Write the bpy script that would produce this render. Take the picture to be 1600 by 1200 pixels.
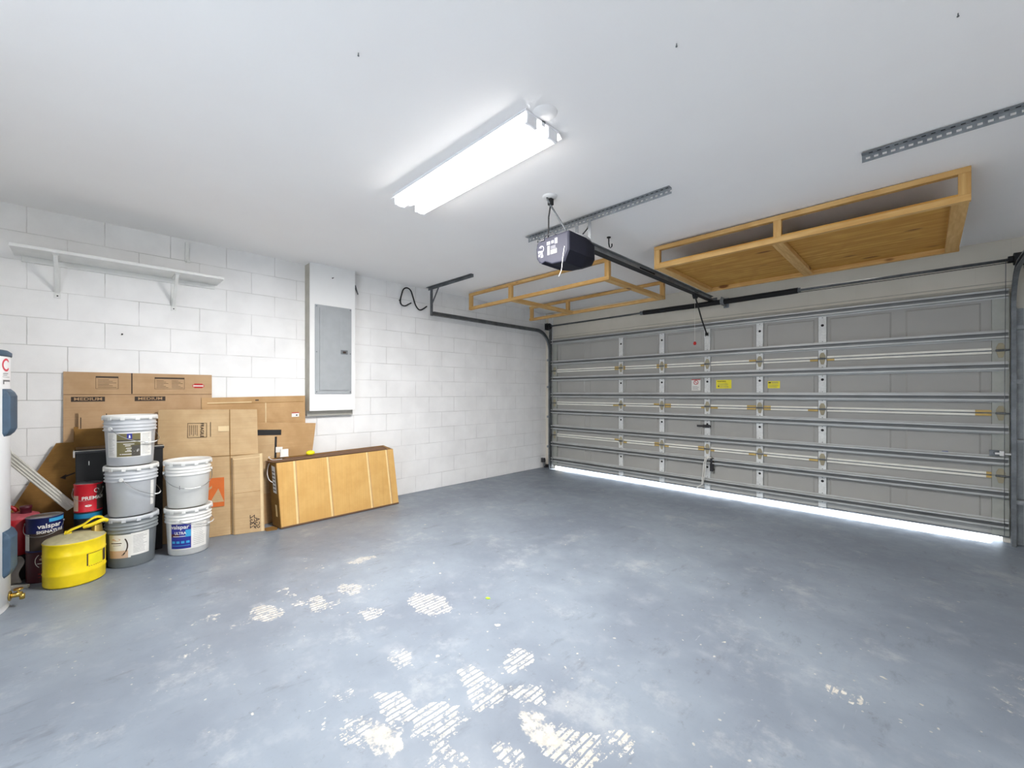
import bpy, bmesh, math, random
from mathutils import Vector, Matrix
for o in list(bpy.data.objects): bpy.data.objects.remove(o)
S = bpy.context.scene
C = S.collection
PI = math.pi

# ------------------------------------------------------------------ camera, light, exposure
cam_d = bpy.data.cameras.new('camera'); cam = bpy.data.objects.new('camera', cam_d); C.objects.link(cam)
cam.location = (4.635, 0, 1.278); cam.rotation_euler = (PI/2, 0, 0.7831)
cam_d.sensor_width = 36; cam_d.lens = 649.8/1600*36; cam_d.shift_y = 13.0/1600; cam_d.clip_start = .02
S.camera = cam
S.view_settings.view_transform = 'Standard'; S.view_settings.look = 'None'
S.view_settings.gamma = 1; S.view_settings.use_curve_mapping = False
S.view_settings.exposure = 1.48
TUBE_EMIT = 6.0
TUBE_WATTS = 26.0
W = bpy.data.worlds.new('world'); S.world = W; W.use_nodes = True
bg = W.node_tree.nodes['Background']; bg.inputs[0].default_value = (.72, .84, 1, 1); bg.inputs[1].default_value = 2.5
sd = bpy.data.lights.new('sun', 'SUN'); sd.energy = 14; sd.angle = .02; sd.color = (1, .97, .92)
sun = bpy.data.objects.new('sun', sd); C.objects.link(sun)
sun.rotation_euler = Vector((-.25, -1, -.44)).to_track_quat('-Z', 'Y').to_euler()
sun.location = (3, 9, 5)
# added fill lamp in an unseen, made-up opening behind the camera
ad = bpy.data.lights.new('rear_fill_lamp', 'AREA'); ad.shape = 'RECTANGLE'; ad.size = .9; ad.size_y = 2.0; ad.energy = 55; ad.color = (1, .98, .95)
al = bpy.data.objects.new('rear_fill_lamp', ad); C.objects.link(al); al.location = (3.55, -1.40, 1.02); al.rotation_euler = (PI/2, 0, PI)

# ------------------------------------------------------------------ materials
def lin(r, g, b):
    f = lambda c: (c/255/12.92) if c/255 <= .04045 else ((c/255+.055)/1.055)**2.4
    return (f(r), f(g), f(b), 1)
_m = {}
class NT:
    def __init__(s, name, rough=.6, metal=0, spec=.5):
        s.m = bpy.data.materials.new(name); s.m.use_nodes = True
        s.t = s.m.node_tree; s.b = s.t.nodes['Principled BSDF']
        s.b.inputs['Roughness'].default_value = rough; s.b.inputs['Metallic'].default_value = metal
        s.b.inputs['Specular IOR Level'].default_value = spec
    def n(s, typ, **kw):
        x = s.t.nodes.new(typ)
        for k, v in kw.items(): setattr(x, k, v)
        return x
    def link(s, a, b): s.t.links.new(a, b)
    def val(s, x, sock):
        if hasattr(x, 'links') or isinstance(x, bpy.types.NodeSocket): s.link(x, sock)
        else: sock.default_value = x
    def math(s, op, a, b=0.0, c=None, clamp=False):
        x = s.n('ShaderNodeMath', operation=op, use_clamp=clamp)
        s.val(a, x.inputs[0]); s.val(b, x.inputs[1])
        if c is not None: s.val(c, x.inputs[2])
        return x.outputs[0]
    def ramp(s, fac, a, b, lo=0.0, hi=1.0):
        x = s.n('ShaderNodeMapRange', interpolation_type='SMOOTHSTEP'); s.val(fac, x.inputs[0])
        x.inputs[1].default_value = a; x.inputs[2].default_value = b
        x.inputs[3].default_value = lo; x.inputs[4].default_value = hi
        return x.outputs[0]
    def mix(s, fac, a, b):
        x = s.n('ShaderNodeMix', data_type='RGBA'); s.val(fac, x.inputs[0]); s.val(a, x.inputs[6]); s.val(b, x.inputs[7])
        return x.outputs[2]
    def pos(s, scale=None):
        g = s.n('ShaderNodeNewGeometry').outputs['Position']
        if scale is None: return g
        v = s.n('ShaderNodeVectorMath', operation='MULTIPLY'); s.link(g, v.inputs[0]); v.inputs[1].default_value = scale
        return v.outputs[0]
    def noise(s, vec, scale, detail=3, rough=.55):
        x = s.n('ShaderNodeTexNoise'); s.link(vec, x.inputs['Vector']); x.inputs['Scale'].default_value = scale
        x.inputs['Detail'].default_value = detail; x.inputs['Roughness'].default_value = rough
        return x.outputs[0]
    def bump(s, h, strength=.3, dist=.01):
        x = s.n('ShaderNodeBump'); s.link(h, x.inputs['Height']); x.inputs['Strength'].default_value = strength
        x.inputs['Distance'].default_value = dist; s.link(x.outputs[0], s.b.inputs['Normal'])
    def base(s, c): s.val(c, s.b.inputs['Base Color'])

def plain(name, rgb, rough=.5, metal=0, var=.06, scale=9, spec=.5, bump=0):
    if name in _m: return _m[name]
    k = NT(name, rough, metal, spec); c = lin(*rgb)
    n = k.noise(k.pos(), scale)
    d = tuple(x*(1-var*2) for x in c[:3])+(1,)
    k.base(k.mix(k.ramp(n, .35, .65), d, c))
    if bump: k.bump(k.noise(k.pos(), 160, 2), bump, .002)
    _m[name] = k.m; return k.m

def mat_block(name='painted_block', amt=.45, ca=(234, 233, 231), cb_=(243, 242, 240)):
    k = NT(name, .6, 0, .3)
    p = k.pos(); sp = k.n('ShaderNodeSeparateXYZ'); k.link(p, sp.inputs[0])
    u = k.math('ADD', sp.outputs[0], sp.outputs[1]); u = k.math('ADD', u, .1432)
    v = k.math('ADD', sp.outputs[2], .0010)
    nz = k.noise(p, 14, 2); wob = k.math('MULTIPLY', k.math('SUBTRACT', nz, .5), .004)
    cb = k.n('ShaderNodeCombineXYZ'); k.link(k.math('ADD', u, wob), cb.inputs[0]); k.link(k.math('ADD', v, wob), cb.inputs[1])
    b = k.n('ShaderNodeTexBrick'); k.link(cb.outputs[0], b.inputs['Vector'])
    b.inputs['Scale'].default_value = 1; b.inputs['Brick Width'].default_value = .4064; b.inputs['Row Height'].default_value = .2032
    b.inputs['Mortar Size'].default_value = .0030; b.inputs['Mortar Smooth'].default_value = .55
    b.offset = .5; b.offset_frequency = 2
    mort = b.outputs['Fac']
    fade = k.ramp(k.noise(k.pos((1, 1, 2.0)), 1.9, 2), .38, .62, .35, 1.0)
    m2 = k.math('MULTIPLY', mort, fade)
    base = k.mix(k.ramp(k.noise(p, 3.0, 4), .3, .7), lin(*ca), lin(*cb_))
    pits = k.ramp(k.noise(p, 260, 1), .73, .78, 0, .35)
    base = k.mix(pits, base, lin(190, 187, 180))
    k.base(k.mix(k.math('MULTIPLY', m2, amt), base, lin(150, 146, 138)))
    h = k.math('SUBTRACT', k.math('MULTIPLY', k.noise(p, 120, 3), .15), m2)
    k.bump(h, .7 if amt > .3 else .15, .006)
    return k.m
def mat_ceiling():
    k = NT('ceiling_paint', .75, 0, .2); p = k.pos()
    k.base(k.mix(k.ramp(k.noise(p, 1.3, 3), .3, .7), lin(249, 246, 243), lin(251, 249, 246)))
    k.bump(k.noise(p, 60, 3, .6), .10, .003); return k.m

PATCHES = [ # worn-through tyre prints: x, y, half-x, half-y, strength, striped
 (2.50,1.43,.17,.10,1,1),(1.93,.70,.13,.07,.9,1),(2.02,.95,.10,.055,.95,1),(1.83,.86,.16,.045,.6,1),(1.98,1.18,.10,.06,.95,1),(2.14,1.02,.06,.05,.6,1),
 (1.58,1.45,.06,.10,.9,1),(1.42,1.15,.16,.07,.42,1),(2.36,1.13,.07,.06,.9,1),(2.07,1.28,.05,.07,.5,1),(2.67,1.70,.03,.10,.5,0),(2.42,.86,.14,.05,.35,1),
 (3.26,1.42,.085,.085,1,1),(3.20,1.18,.10,.055,.95,1),(3.32,1.16,.075,.10,.9,1),(3.28,.93,.10,.10,1,1),(3.10,.87,.11,.06,.95,1),(2.86,.75,.08,.07,.6,1),
 (3.22,.76,.10,.06,1,0),(3.10,.70,.09,.05,.8,1),(2.97,.60,.10,.04,.5,1),(3.44,1.29,.075,.07,.85,1),(3.60,1.20,.11,.055,1,0),(3.73,1.22,.10,.09,1,1),(3.83,1.32,.05,.06,.7,1),
 (2.87,1.03,.09,.04,.75,1),(2.96,1.16,.05,.05,.45,1),(3.46,.86,.10,.05,.75,1),(3.65,1.03,.11,.05,.8,1),(3.50,1.42,.04,.05,.35,1),
 (4.39,2.24,.065,.05,.85,1),(4.27,2.11,.04,.03,.4,1),(4.40,2.10,.10,.06,.28,0),(4.93,2.75,.10,.22,.55,0),(4.62,2.36,.10,.16,.25,0),(4.01,2.93,.06,.07,.35,0),
 (2.57,4.20,.16,.10,.28,0),(3.60,3.93,.32,.10,.30,0),(2.1,4.6,.2,.08,.24,0),(1.7,3.4,.2,.06,.25,0),(.95,2.2,.10,.05,.4,0),(1.05,.60,.10,.05,.22,0),(3.3,4.3,.2,.05,.22,0),
 (1.77,.43,.03,.07,.62,0),(1.95,.62,.03,.10,.6,0),(2.1,.35,.05,.07,.6,0),(1.3,.9,.15,.05,.3,0),(2.6,.55,.12,.05,.3,1),(4.1,1.75,.12,.08,.2,0),(2.35,.45,.08,.03,.3,0),(4.75,3.4,.15,.05,.2,0),(.75,.75,.10,.03,.3,0)]
def mat_floor():
    k = NT('painted_concrete', .38, 0, .4); p = k.pos()
    sp = k.n('ShaderNodeSeparateXYZ'); k.link(p, sp.inputs[0]); x, y = sp.outputs[0], sp.outputs[1]
    big = k.noise(p, 1.1, 4, .6); med = k.noise(p, 6, 4, .65); fine = k.noise(p, 45, 3, .7)
    c = k.mix(k.ramp(big, .35, .65), lin(114, 122, 133), lin(128, 137, 147))
    c = k.mix(k.ramp(med, .5, .75, 0, .35), c, lin(152, 157, 163))
    c = k.mix(k.ramp(fine, .55, .8, 0, .3), c, lin(104, 110, 120))
    # grey tyre scuffs, drawn out along the car's direction
    sc = k.noise(k.pos((5, 1.6, 1)), 1.8, 6, .72)
    c = k.mix(k.ramp(sc, .56, .74, 0, .55), c, lin(90, 93, 99)); c = k.mix(k.ramp(k.noise(p, 2.3, 6, .75), .54, .70, 0, .55), c, lin(160, 163, 166)); c = k.mix(k.ramp(k.noise(k.pos((1, 1, 1)), 13, 5, .8), .58, .72, 0, .45), c, lin(94, 95, 98))
    scr = k.noise(k.pos((26, 2.2, 1)), 2.4, 3, .6)
    c = k.mix(k.ramp(scr, .70, .76, 0, .35), c, lin(178, 182, 186))
    # tread pattern
    wx = k.math('ADD', x, k.math('MULTIPLY', k.math('SUBTRACT', k.noise(p, 12, 2), .5), .010))
    st = k.math('FRACT', k.math('DIVIDE', wx, .027)); stripe = k.ramp(k.math('ABSOLUTE', k.math('SUBTRACT', st, .5)), .32, .38, 1, 0)
    zz = k.math('ADD', y, k.math('MULTIPLY', k.math('PINGPONG', wx, .027), .8))
    lg = k.math('FRACT', k.math('DIVIDE', zz, .042)); lug = k.ramp(k.math('ABSOLUTE', k.math('SUBTRACT', lg, .5)), .42, .47, 1, 0)
    n1_ = k.noise(p, 40, 3, .6)
    tread = k.math('MULTIPLY', stripe, k.math('MAXIMUM', lug, k.ramp(n1_, .45, .52)))
    n1 = k.noise(p, 30, 4, .75); n2 = k.noise(p, 9, 3, .6)
    edge = k.math('ADD', k.math('MULTIPLY', k.math('SUBTRACT', n2, .5), 1.5), k.math('MULTIPLY', k.math('SUBTRACT', n1, .5), 1.9))
    fs = None; fp = None
    nw = k.n('ShaderNodeTexNoise'); k.link(p, nw.inputs['Vector']); nw.inputs['Scale'].default_value = 7; nw.inputs['Detail'].default_value = 4; nw.inputs['Roughness'].default_value = .7
    sw = k.n('ShaderNodeSeparateColor'); k.link(nw.outputs[1], sw.inputs[0])
    X2 = k.math('ADD', x, k.math('MULTIPLY', k.math('SUBTRACT', sw.outputs[0], .5), .19)); Y2 = k.math('ADD', y, k.math('MULTIPLY', k.math('SUBTRACT', sw.outputs[1], .5), .19))
    for (px, py, hx, hy, s, kind) in PATCHES:
        dx = k.math('MULTIPLY', k.math('SUBTRACT', X2, px), 1/hx); dy = k.math('MULTIPLY', k.math('SUBTRACT', Y2, py), 1/hy)
        d = k.math('MULTIPLY_ADD', dx, dx, k.math('MULTIPLY', dy, dy))
        e = k.math('MULTIPLY', k.math('SUBTRACT', 1.25, d), 1.0)
        e = k.math('MINIMUM', e, (s-.45)*1.15)
        if kind: fs = e if fs is None else k.math('MAXIMUM', fs, e)
        else: fp = e if fp is None else k.math('MAXIMUM', fp, e)
    ms = k.math('MULTIPLY', k.ramp(k.math('ADD', fs, edge), .26, .40), k.math('MULTIPLY', tread, k.ramp(k.noise(p, 24, 4, .8), .40, .47)))
    mp = k.math('MULTIPLY', k.ramp(k.math('ADD', fp, edge), .25, .6), .85)
    chips = k.ramp(k.noise(p, 17, 2, .4), .755, .775)
    dots = k.ramp(k.noise(p, 38, 1, .3), .765, .78, 0, .7)
    worn = k.math('MAXIMUM', k.math('MAXIMUM', ms, mp), k.math('MAXIMUM', chips, dots))
    wc = k.mix(k.ramp(n1, .4, .7), lin(172, 168, 159), lin(196, 192, 183))
    c = k.mix(worn, c, wc); k.base(c)
    k.val(k.math('ADD', k.math('MULTIPLY', worn, .35), k.ramp(med, .3, .7, .34, .5)), k.b.inputs['Roughness'])
    k.bump(k.math('SUBTRACT', k.math('MULTIPLY', med, .3), k.math('MULTIPLY', worn, .35)), .25, .004)
    return k.m
def mat_wood(name, axis, a=(226, 188, 126), b=(198, 152, 88)):
    k = NT(name, .6, 0, .25)
    sc = [30, 30, 30]; sc[axis] = 1.6
    n = k.noise(k.pos(tuple(sc)), 1.0, 5, .65); w = k.n('ShaderNodeTexWave', wave_type='BANDS')
    sc2 = [22, 22, 22]; sc2[axis] = 1.1
    dv = k.n('ShaderNodeVectorMath', operation='ADD'); k.link(k.pos(tuple(sc2)), dv.inputs[0])
    nv = k.n('ShaderNodeTexNoise'); k.link(k.pos(), nv.inputs['Vector']); nv.inputs['Scale'].default_value = 3
    mv = k.n('ShaderNodeVectorMath', operation='SCALE'); k.link(nv.outputs[1], mv.inputs[0]); mv.inputs['Scale'].default_value = 4
    k.link(mv.outputs[0], dv.inputs[1]); k.link(dv.outputs[0], w.inputs['Vector']); w.inputs['Scale'].default_value = .35
    w.inputs['Distortion'].default_value = 2.5
    c = k.mix(k.ramp(n, .3, .7), lin(*b), lin(*a))
    c = k.mix(k.math('MULTIPLY', w.outputs[1], .45), c, lin(*b))
    kn = [7, 7, 7]; kn[axis] = 2.6
    vo = k.n('ShaderNodeTexVoronoi'); k.link(k.pos(tuple(kn)), vo.inputs['Vector']); vo.inputs['Scale'].default_value = 1; vo.inputs['Randomness'].default_value = 1
    c = k.mix(k.ramp(vo.outputs['Distance'], .09, .20 if name == 'plywood' else .16, .85, 0), c, lin(112, 62, 30))
    k.base(c); k.bump(n, .15, .002); return k.m
def mat_card(name, a, b, axis=2):
    k = NT(name, .75, 0, .2); p = k.pos()
    n = k.noise(p, 5, 4, .6)
    c = k.mix(k.ramp(n, .3, .7), lin(*b), lin(*a))
    sc = [2, 2, 2]; sc[axis] = 190
    f = k.noise(k.pos(tuple(sc)), 1, 1)
    c = k.mix(k.ramp(f, .4, .7, 0, .16), c, lin(*[v*.8 for v in b]))
    k.base(c); k.bump(f, .12, .002); return k.m
def mat_galv(name, a=(176, 180, 182), b=(150, 154, 157), rough=.38, metal=.75):
    k = NT(name, rough, metal); p = k.pos()
    v = k.n('ShaderNodeTexVoronoi'); k.link(p, v.inputs['Vector']); v.inputs['Scale'].default_value = 70
    c = k.mix(k.ramp(k.noise(p, 8, 4), .35, .65), lin(*b), lin(*a))
    sep = k.n('ShaderNodeSeparateColor'); k.link(v.outputs['Color'], sep.inputs[0])
    c = k.mix(k.math('MULTIPLY', sep.outputs[0], .25), c, lin(*[x*.8 for x in b]))
    k.base(c); return k.m
def emis(name, rgb, st):
    k = NT(name); k.base((.9, .9, .9, 1)); k.b.inputs['Emission Color'].default_value = rgb; k.b.inputs['Emission Strength'].default_value = st; return k.m
M = dict(
 block=mat_block(), header=mat_block('painted_header', .10, (214, 208, 194), (220, 214, 201)), ceil=mat_ceiling(), floor=mat_floor(),
 drywall=plain('drywall', (240, 240, 238), .7, 0, .02, 3), beige=plain('beige_board', (188, 184, 172), .7),
 woodx=mat_wood('pine_x', 0), woody=mat_wood('pine_y', 1), woodz=mat_wood('pine_z', 2),
 ply=mat_wood('plywood', 0, (216, 170, 88), (186, 132, 58)),
 cardA=mat_card('cardboard_moving', (190, 158, 122), (178, 145, 108)), cardB=mat_card('cardboard_tan', (196, 160, 116), (180, 144, 100)),
 cardC=mat_card('cardboard_light', (202, 174, 134), (190, 160, 120)), cardT=mat_card('cardboard_orange', (214, 172, 106), (204, 160, 94), 1),
 cardD=mat_card('cardboard_dark', (150, 112, 60), (128, 94, 48)), cardE=plain('cardboard_edge', (222, 198, 154), .8), cardI=plain('cardboard_inside', (112, 84, 62), .85),
 tape=plain('tape', (236, 208, 148), .35), ink=plain('ink', (62, 50, 42), .8), black=plain('black_plastic', (34, 34, 38), .4), dark=plain('dark_grey_plastic', (34, 35, 46), .6, 0, .04, 9, .2),
 rubber=plain('rubber', (26, 26, 27), .7), galv=mat_galv('galvanised', (156, 160, 162), (136, 140, 143), .45, .3), galvd=mat_galv('galvanised_dull', (128, 132, 135), (104, 108, 111), .45, .6),
 gband=mat_galv('galvanised_bright', (228, 230, 228), (214, 216, 214), .5, .05),
 door=plain('door_backing', (166, 165, 160), .5, 0, .03, 2), strut=plain('strut_steel', (190, 192, 190), .42, .15, .05, 5), webshade=plain('strut_web_shade', (134, 136, 136), .5, .3, .05, 5),
 white=plain('white_plastic', (228, 228, 226), .4, 0, .02), lblw=plain('faded_label', (112, 112, 120), .6), whitep=plain('white_paint', (232, 232, 228), .5, 0, .03), cream=plain('joint_strip', (236, 234, 224), .5, 0, .03),
 rust=plain('rust', (206, 176, 108), .8), rustd=plain('rusty_hinge', (168, 160, 134), .7, 0),
 bw=plain('bucket_white', (226, 226, 222), .38, 0, .03), bg=plain('bucket_grey', (192, 195, 198), .38, 0, .03), bd=plain('bucket_dark_grey', (132, 138, 140), .4, 0, .03),
 wire=plain('wire', (168, 168, 168), .35, .9), yellow=plain('yellow_enamel', (244, 214, 20), .35, 0, .05, 14), yellowp=plain('yellow_plastic', (240, 212, 30), .4),
 dust=plain('dusty_top', (172, 164, 128), .8, 0, .1, 18), red=plain('red_enamel', (178, 20, 34), .4, 0, .12), reddust=plain('dusty_red', (182, 82, 92), .8, 0, .15, 20),
 redl=plain('red_label', (196, 22, 40), .4), maroon=plain('maroon_label', (78, 20, 34), .4), blue=plain('blue_label', (38, 44, 140), .4), navy=plain('navy_label', (24, 34, 92), .4),
 teal=plain('teal_label', (20, 120, 160), .4), sky=plain('light_blue_label', (60, 160, 210), .4), paper=plain('paper_label', (232, 230, 224), .6), olive=plain('olive_label', (112, 104, 66), .5), charcoal=plain('charcoal_label', (74, 70, 62), .5),
 tan=plain('tan_label', (210, 178, 152), .5), orange=plain('orange_print', (216, 112, 48), .7), tinc=plain('tin', (190, 192, 194), .3, .9), graphite=plain('grey_text', (120, 120, 120), .6),
 panel=plain('panel_grey', (168, 172, 174), .45, .1, .03), heater=plain('heater_white', (240, 240, 240), .35, 0, .01), hblue=plain('heater_blue_grey', (66, 88, 108), .5, 0, .08, 20),
 brass=plain('brass', (190, 160, 84), .3, .9), cloth=plain('grey_cloth', (172, 166, 160), .9), foam=plain('pale_trim', (206, 203, 194), .6), sticky=plain('sticker_yellow', (240, 226, 20), .5),
 bluetape=plain('blue_tape', (20, 60, 150), .5), green=plain('green_scrap', (170, 230, 40), .6), endst=plain('end_stile_steel', (168, 170, 162), .5, .1, .05), rope=plain('white_rope', (236, 234, 226), .8), crt=plain('dark_box', (42, 38, 38), .7),
 tube=emis('lit_tube', (1, .975, .955, 1), TUBE_EMIT), concrete=plain('driveway', (214, 210, 202), .9, 0, .05), fixture=plain('fixture_white', (244, 244, 246), .4, 0, .01), redk=plain('red_knob', (190, 24, 24), .4), silverp=plain('silver_motor', (196, 198, 200), .45, .3), pink=plain('pink_logo', (214, 60, 80), .5))

# ------------------------------------------------------------------ mesh helpers
ORG = {}
class MB:
    def __init__(s): s.v = []; s.f = []; s.mi = []; s.sm = []
    def add(s, vs, fs, mi=0, sm=False):
        b = len(s.v); s.v += [tuple(v) for v in vs]
        for f in fs: s.f.append([b+i for i in f]); s.mi.append(mi); s.sm.append(sm)
        return s
    def box(s, x0, x1, y0, y1, z0, z1, mi=0, mat=None):
        vs = [Vector((x, y, z)) for z in (z0, z1) for y in (y0, y1) for x in (x0, x1)]
        if mat is not None: vs = [mat @ v for v in vs]
        return s.add(vs, [(0, 2, 3, 1), (4, 5, 7, 6), (0, 1, 5, 4), (1, 3, 7, 5), (3, 2, 6, 7), (2, 0, 4, 6)], mi)
    def hexa(s, bot, top, mi=0):   # 4 + 4 corners
        return s.add(list(bot)+list(top), [(3, 2, 1, 0), (4, 5, 6, 7), (0, 1, 5, 4), (1, 2, 6, 5), (2, 3, 7, 6), (3, 0, 4, 7)], mi)
    def prism(s, poly, h, mi=0, mi_side=None, frame=None):  # poly 2D -> extruded by h along frame z
        n = len(poly); fr = frame or Matrix()
        vs = [fr @ Vector((p[0], p[1], 0)) for p in poly]+[fr @ Vector((p[0], p[1], h)) for p in poly]
        s.add(vs, [tuple(range(n-1, -1, -1)), tuple(range(n, 2*n))], mi)
        b = len(s.v)-2*n
        for i in range(n):
            j = (i+1) % n; s.f.append([b+i, b+j, b+n+j, b+n+i]); s.mi.append(mi if mi_side is None else mi_side); s.sm.append(False)
        return s
    def lathe(s, prof, cx, cy, seg=48, mi=0, a0=0, a1=2*PI, sx=1, sy=1, rot=0, smooth=True, cap=False):
        full = abs(a1-a0-2*PI) < 1e-6; n = seg if full else seg+1; b = len(s.v)
        for (r, z) in prof:
            for i in range(n):
                a = a0+(a1-a0)*i/seg; X = r*math.cos(a)*sx; Y = r*math.sin(a)*sy
                s.v.append((cx+X*math.cos(rot)-Y*math.sin(rot), cy+X*math.sin(rot)+Y*math.cos(rot), z))
        for k in range(len(prof)-1):
            for i in range(seg):
                j = (i+1) % n if full else i+1
                s.f.append([b+k*n+i, b+k*n+j, b+(k+1)*n+j, b+(k+1)*n+i]); s.mi.append(mi); s.sm.append(smooth)
        if cap and full:
            s.f.append([b+i for i in range(n-1, -1, -1)]); s.mi.append(mi); s.sm.append(False)
            e = b+(len(prof)-1)*n; s.f.append([e+i for i in range(n)]); s.mi.append(mi); s.sm.append(False)
        return s
    def tube(s, pts, r, seg=8, mi=0, closed=False):
        pts = [Vector(p) for p in pts]; b = len(s.v); n = len(pts); up = None
        for i, p in enumerate(pts):
            d = (pts[min(i+1, n-1)]-pts[max(i-1, 0)]).normalized()
            if up is None:
                up = Vector((0, 0, 1)) if abs(d.z) < .9 else Vector((1, 0, 0))
            u = d.cross(up); u = u.normalized() if u.length > 1e-6 else Vector((1, 0, 0)); w = d.cross(u).normalized(); up = -w if False else up
            for k in range(seg):
                a = 2*PI*k/seg; s.v.append(tuple(p+(u*math.cos(a)+w*math.sin(a))*r))
        for i in range(n-1):
            for k in range(seg):
                j = (k+1) % seg; s.f.append([b+i*seg+k, b+i*seg+j, b+(i+1)*seg+j, b+(i+1)*seg+k]); s.mi.append(mi); s.sm.append(True)
        s.f.append([b+k for k in range(seg)]); s.f.append([b+(n-1)*seg+k for k in range(seg-1, -1, -1)]); s.mi += [mi, mi]; s.sm += [False, False]
        return s
    def cyl(s, a, b, r, seg=16, mi=0): return s.tube([a, b], r, seg, mi)
    def build(s, name, mats, parent=None, bevel=0, seg=2, weld=False):
        me = bpy.data.meshes.new(name)
        mats = mats if isinstance(mats, (list, tuple)) else [mats]
        if parent is not None: o0 = Vector(ORG[parent.name])
        else:
            lo = [min(v[i] for v in s.v) for i in range(3)]; hi = [max(v[i] for v in s.v) for i in range(3)]
            o0 = Vector(((lo[0]+hi[0])/2, (lo[1]+hi[1])/2, lo[2]))
        me.from_pydata([tuple(Vector(v)-o0) for v in s.v], [], s.f); me.update()
        for m in mats: me.materials.append(M[m] if isinstance(m, str) else m)
        for p, mi, sm in zip(me.polygons, s.mi, s.sm): p.material_index = mi; p.use_smooth = sm
        bm = bmesh.new(); bm.from_mesh(me); bmesh.ops.recalc_face_normals(bm, faces=bm.faces); bm.to_mesh(me); bm.free()
        o = bpy.data.objects.new(name, me); C.objects.link(o)
        if parent is not None: o.parent = parent
        else: o.location = o0
        ORG[o.name] = tuple(o0)
        if bevel:
            b = o.modifiers.new('bevel', 'BEVEL'); b.width = bevel; b.segments = seg; b.limit_method = 'ANGLE'; b.angle_limit = math.radians(50)
        return o
def thing(name, loc, label, cat, group=None):
    o = bpy.data.objects.new(name, None); o.empty_display_size = .05; C.objects.link(o); o.location = loc
    ORG[o.name] = tuple(loc); o['label'] = label; o['category'] = cat
    if group: o['group'] = group
    return o
def tag(o, label, cat, group=None):
    o['label'] = label; o['category'] = cat
    if group: o['group'] = group
    return o
def struct(o): o['kind'] = 'structure'; return o
def lab(o, t): o['label'] = t; return o
# text as flat filled outlines, mapped by fn(u, v) -> world point (u, v in metres from the text's centre)
def text_mb(mb, s, size, fn, mi=0, bold=.0, sx=1.0, align='CENTER'):
    cu = bpy.data.curves.new('t', 'FONT'); cu.body = s; cu.size = size; cu.align_x = align; cu.align_y = 'CENTER'; cu.offset = bold
    cu.resolution_u = 3
    ob = bpy.data.objects.new('t', cu); C.objects.link(ob)
    dg = bpy.context.evaluated_depsgraph_get(); me = ob.evaluated_get(dg).to_mesh()
    vs = [fn(v.co.x*sx, v.co.y) for v in me.vertices]; fs = [tuple(p.vertices) for p in me.polygons]
    mb.add(vs, fs, mi); ob.to_mesh_clear(); bpy.data.objects.remove(ob); bpy.data.curves.remove(cu)
def planar(o, u, v, off=0.0):
    o, u, v = Vector(o), Vector(u).normalized(), Vector(v).normalized(); n = u.cross(v).normalized()
    return lambda a, b: o+u*a+v*b+n*off
def rect(mb, fn, a0, a1, b0, b1, mi=0, nx=1, ny=1):
    b = len(mb.v)
    for j in range(ny+1):
        for i in range(nx+1): mb.v.append(tuple(fn(a0+(a1-a0)*i/nx, b0+(b1-b0)*j/ny)))
    for j in range(ny):
        for i in range(nx):
            k = b+j*(nx+1)+i; mb.f.append([k, k+1, k+nx+2, k+nx+1]); mb.mi.append(mi); mb.sm.append(nx > 1)
def lines(mb, fn, a0, a1, b0, b1, n, th, mi=0, seed=0, nx=1):
    R = random.Random(seed)
    for i in range(n):
        b = b1-(b1-b0)*(i+.5)/n; e = a0+(a1-a0)*R.uniform(.65, 1); rect(mb, fn, a0, e, b-th/2, b+th/2, mi, nx)

# ------------------------------------------------------------------ room shell
XR, YB, YF = 5.75, -1.35, 5.48
ZC = lambda x: 2.628-.009*x
m = MB(); m.box(-.2, XR+.2, YB-.2, YF+.2, -.15, 0); struct(m.build('floor', 'floor'))
m = MB(); m.hexa([(-.2, YB-.2, ZC(-.2)), (-.2, YF+.2, ZC(-.2)), (XR+.2, YF+.2, ZC(XR+.2)), (XR+.2, YB-.2, ZC(XR+.2))][::-1], [(-.2, YB-.2, 2.8), (-.2, YF+.2, 2.8), (XR+.2, YF+.2, 2.8), (XR+.2, YB-.2, 2.8)][::-1])
struct(m.build('ceiling', 'ceil'))
m = MB(); m.box(-.2, 0, YB-.2, YF+.2, 0, 2.64); struct(m.build('wall_left', 'block'))
m = MB(); m.box(XR, XR+.2, YB-.2, YF+.2, 0, 2.64); struct(m.build('wall_right', 'block'))
m = MB(); m.box(0, 3.08, YB-.2, YB, 0, 2.64); m.box(4.02, XR, YB-.2, YB, 0, 2.64); m.box(3.08, 4.02, YB-.2, YB, 2.05, 2.64); struct(m.build('wall_back', 'drywall'))  # opening in this unseen wall is made up for the added fill lamp
DX0, DX1, DZ = .21, 5.10, 2.12
m = MB(); m.box(0, DX0, YF, YF+.2, 0, 2.64); m.box(DX1, XR, YF, YF+.2, 0, 2.64); m.box(DX0, DX1, YF, YF+.2, DZ, 2.64)
struct(m.build('wall_front', 'header'))
m = MB(); m.box(-4, 10, YF+.2, 16, -.15, -.02); struct(m.build('floor_driveway', 'concrete'))
# jamb boards and head board around the opening
m = MB(); m.box(.075, .165, YF-.02, YF, 0, 2.60); struct(m.build('trim_1', 'whitep', bevel=.002))
m = MB(); m.box(.17, 5.16, YF-.012, YF, 2.165, 2.19); m.box(.17, 5.16, YF-.006, YF, 2.215, 2.222); struct(m.build('trim_2', 'beige', bevel=.002))
m = MB(); m.box(5.24, 5.34, YF-.02, YF, 0, 2.58); struct(m.build('trim_3', 'beige', bevel=.002))

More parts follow.
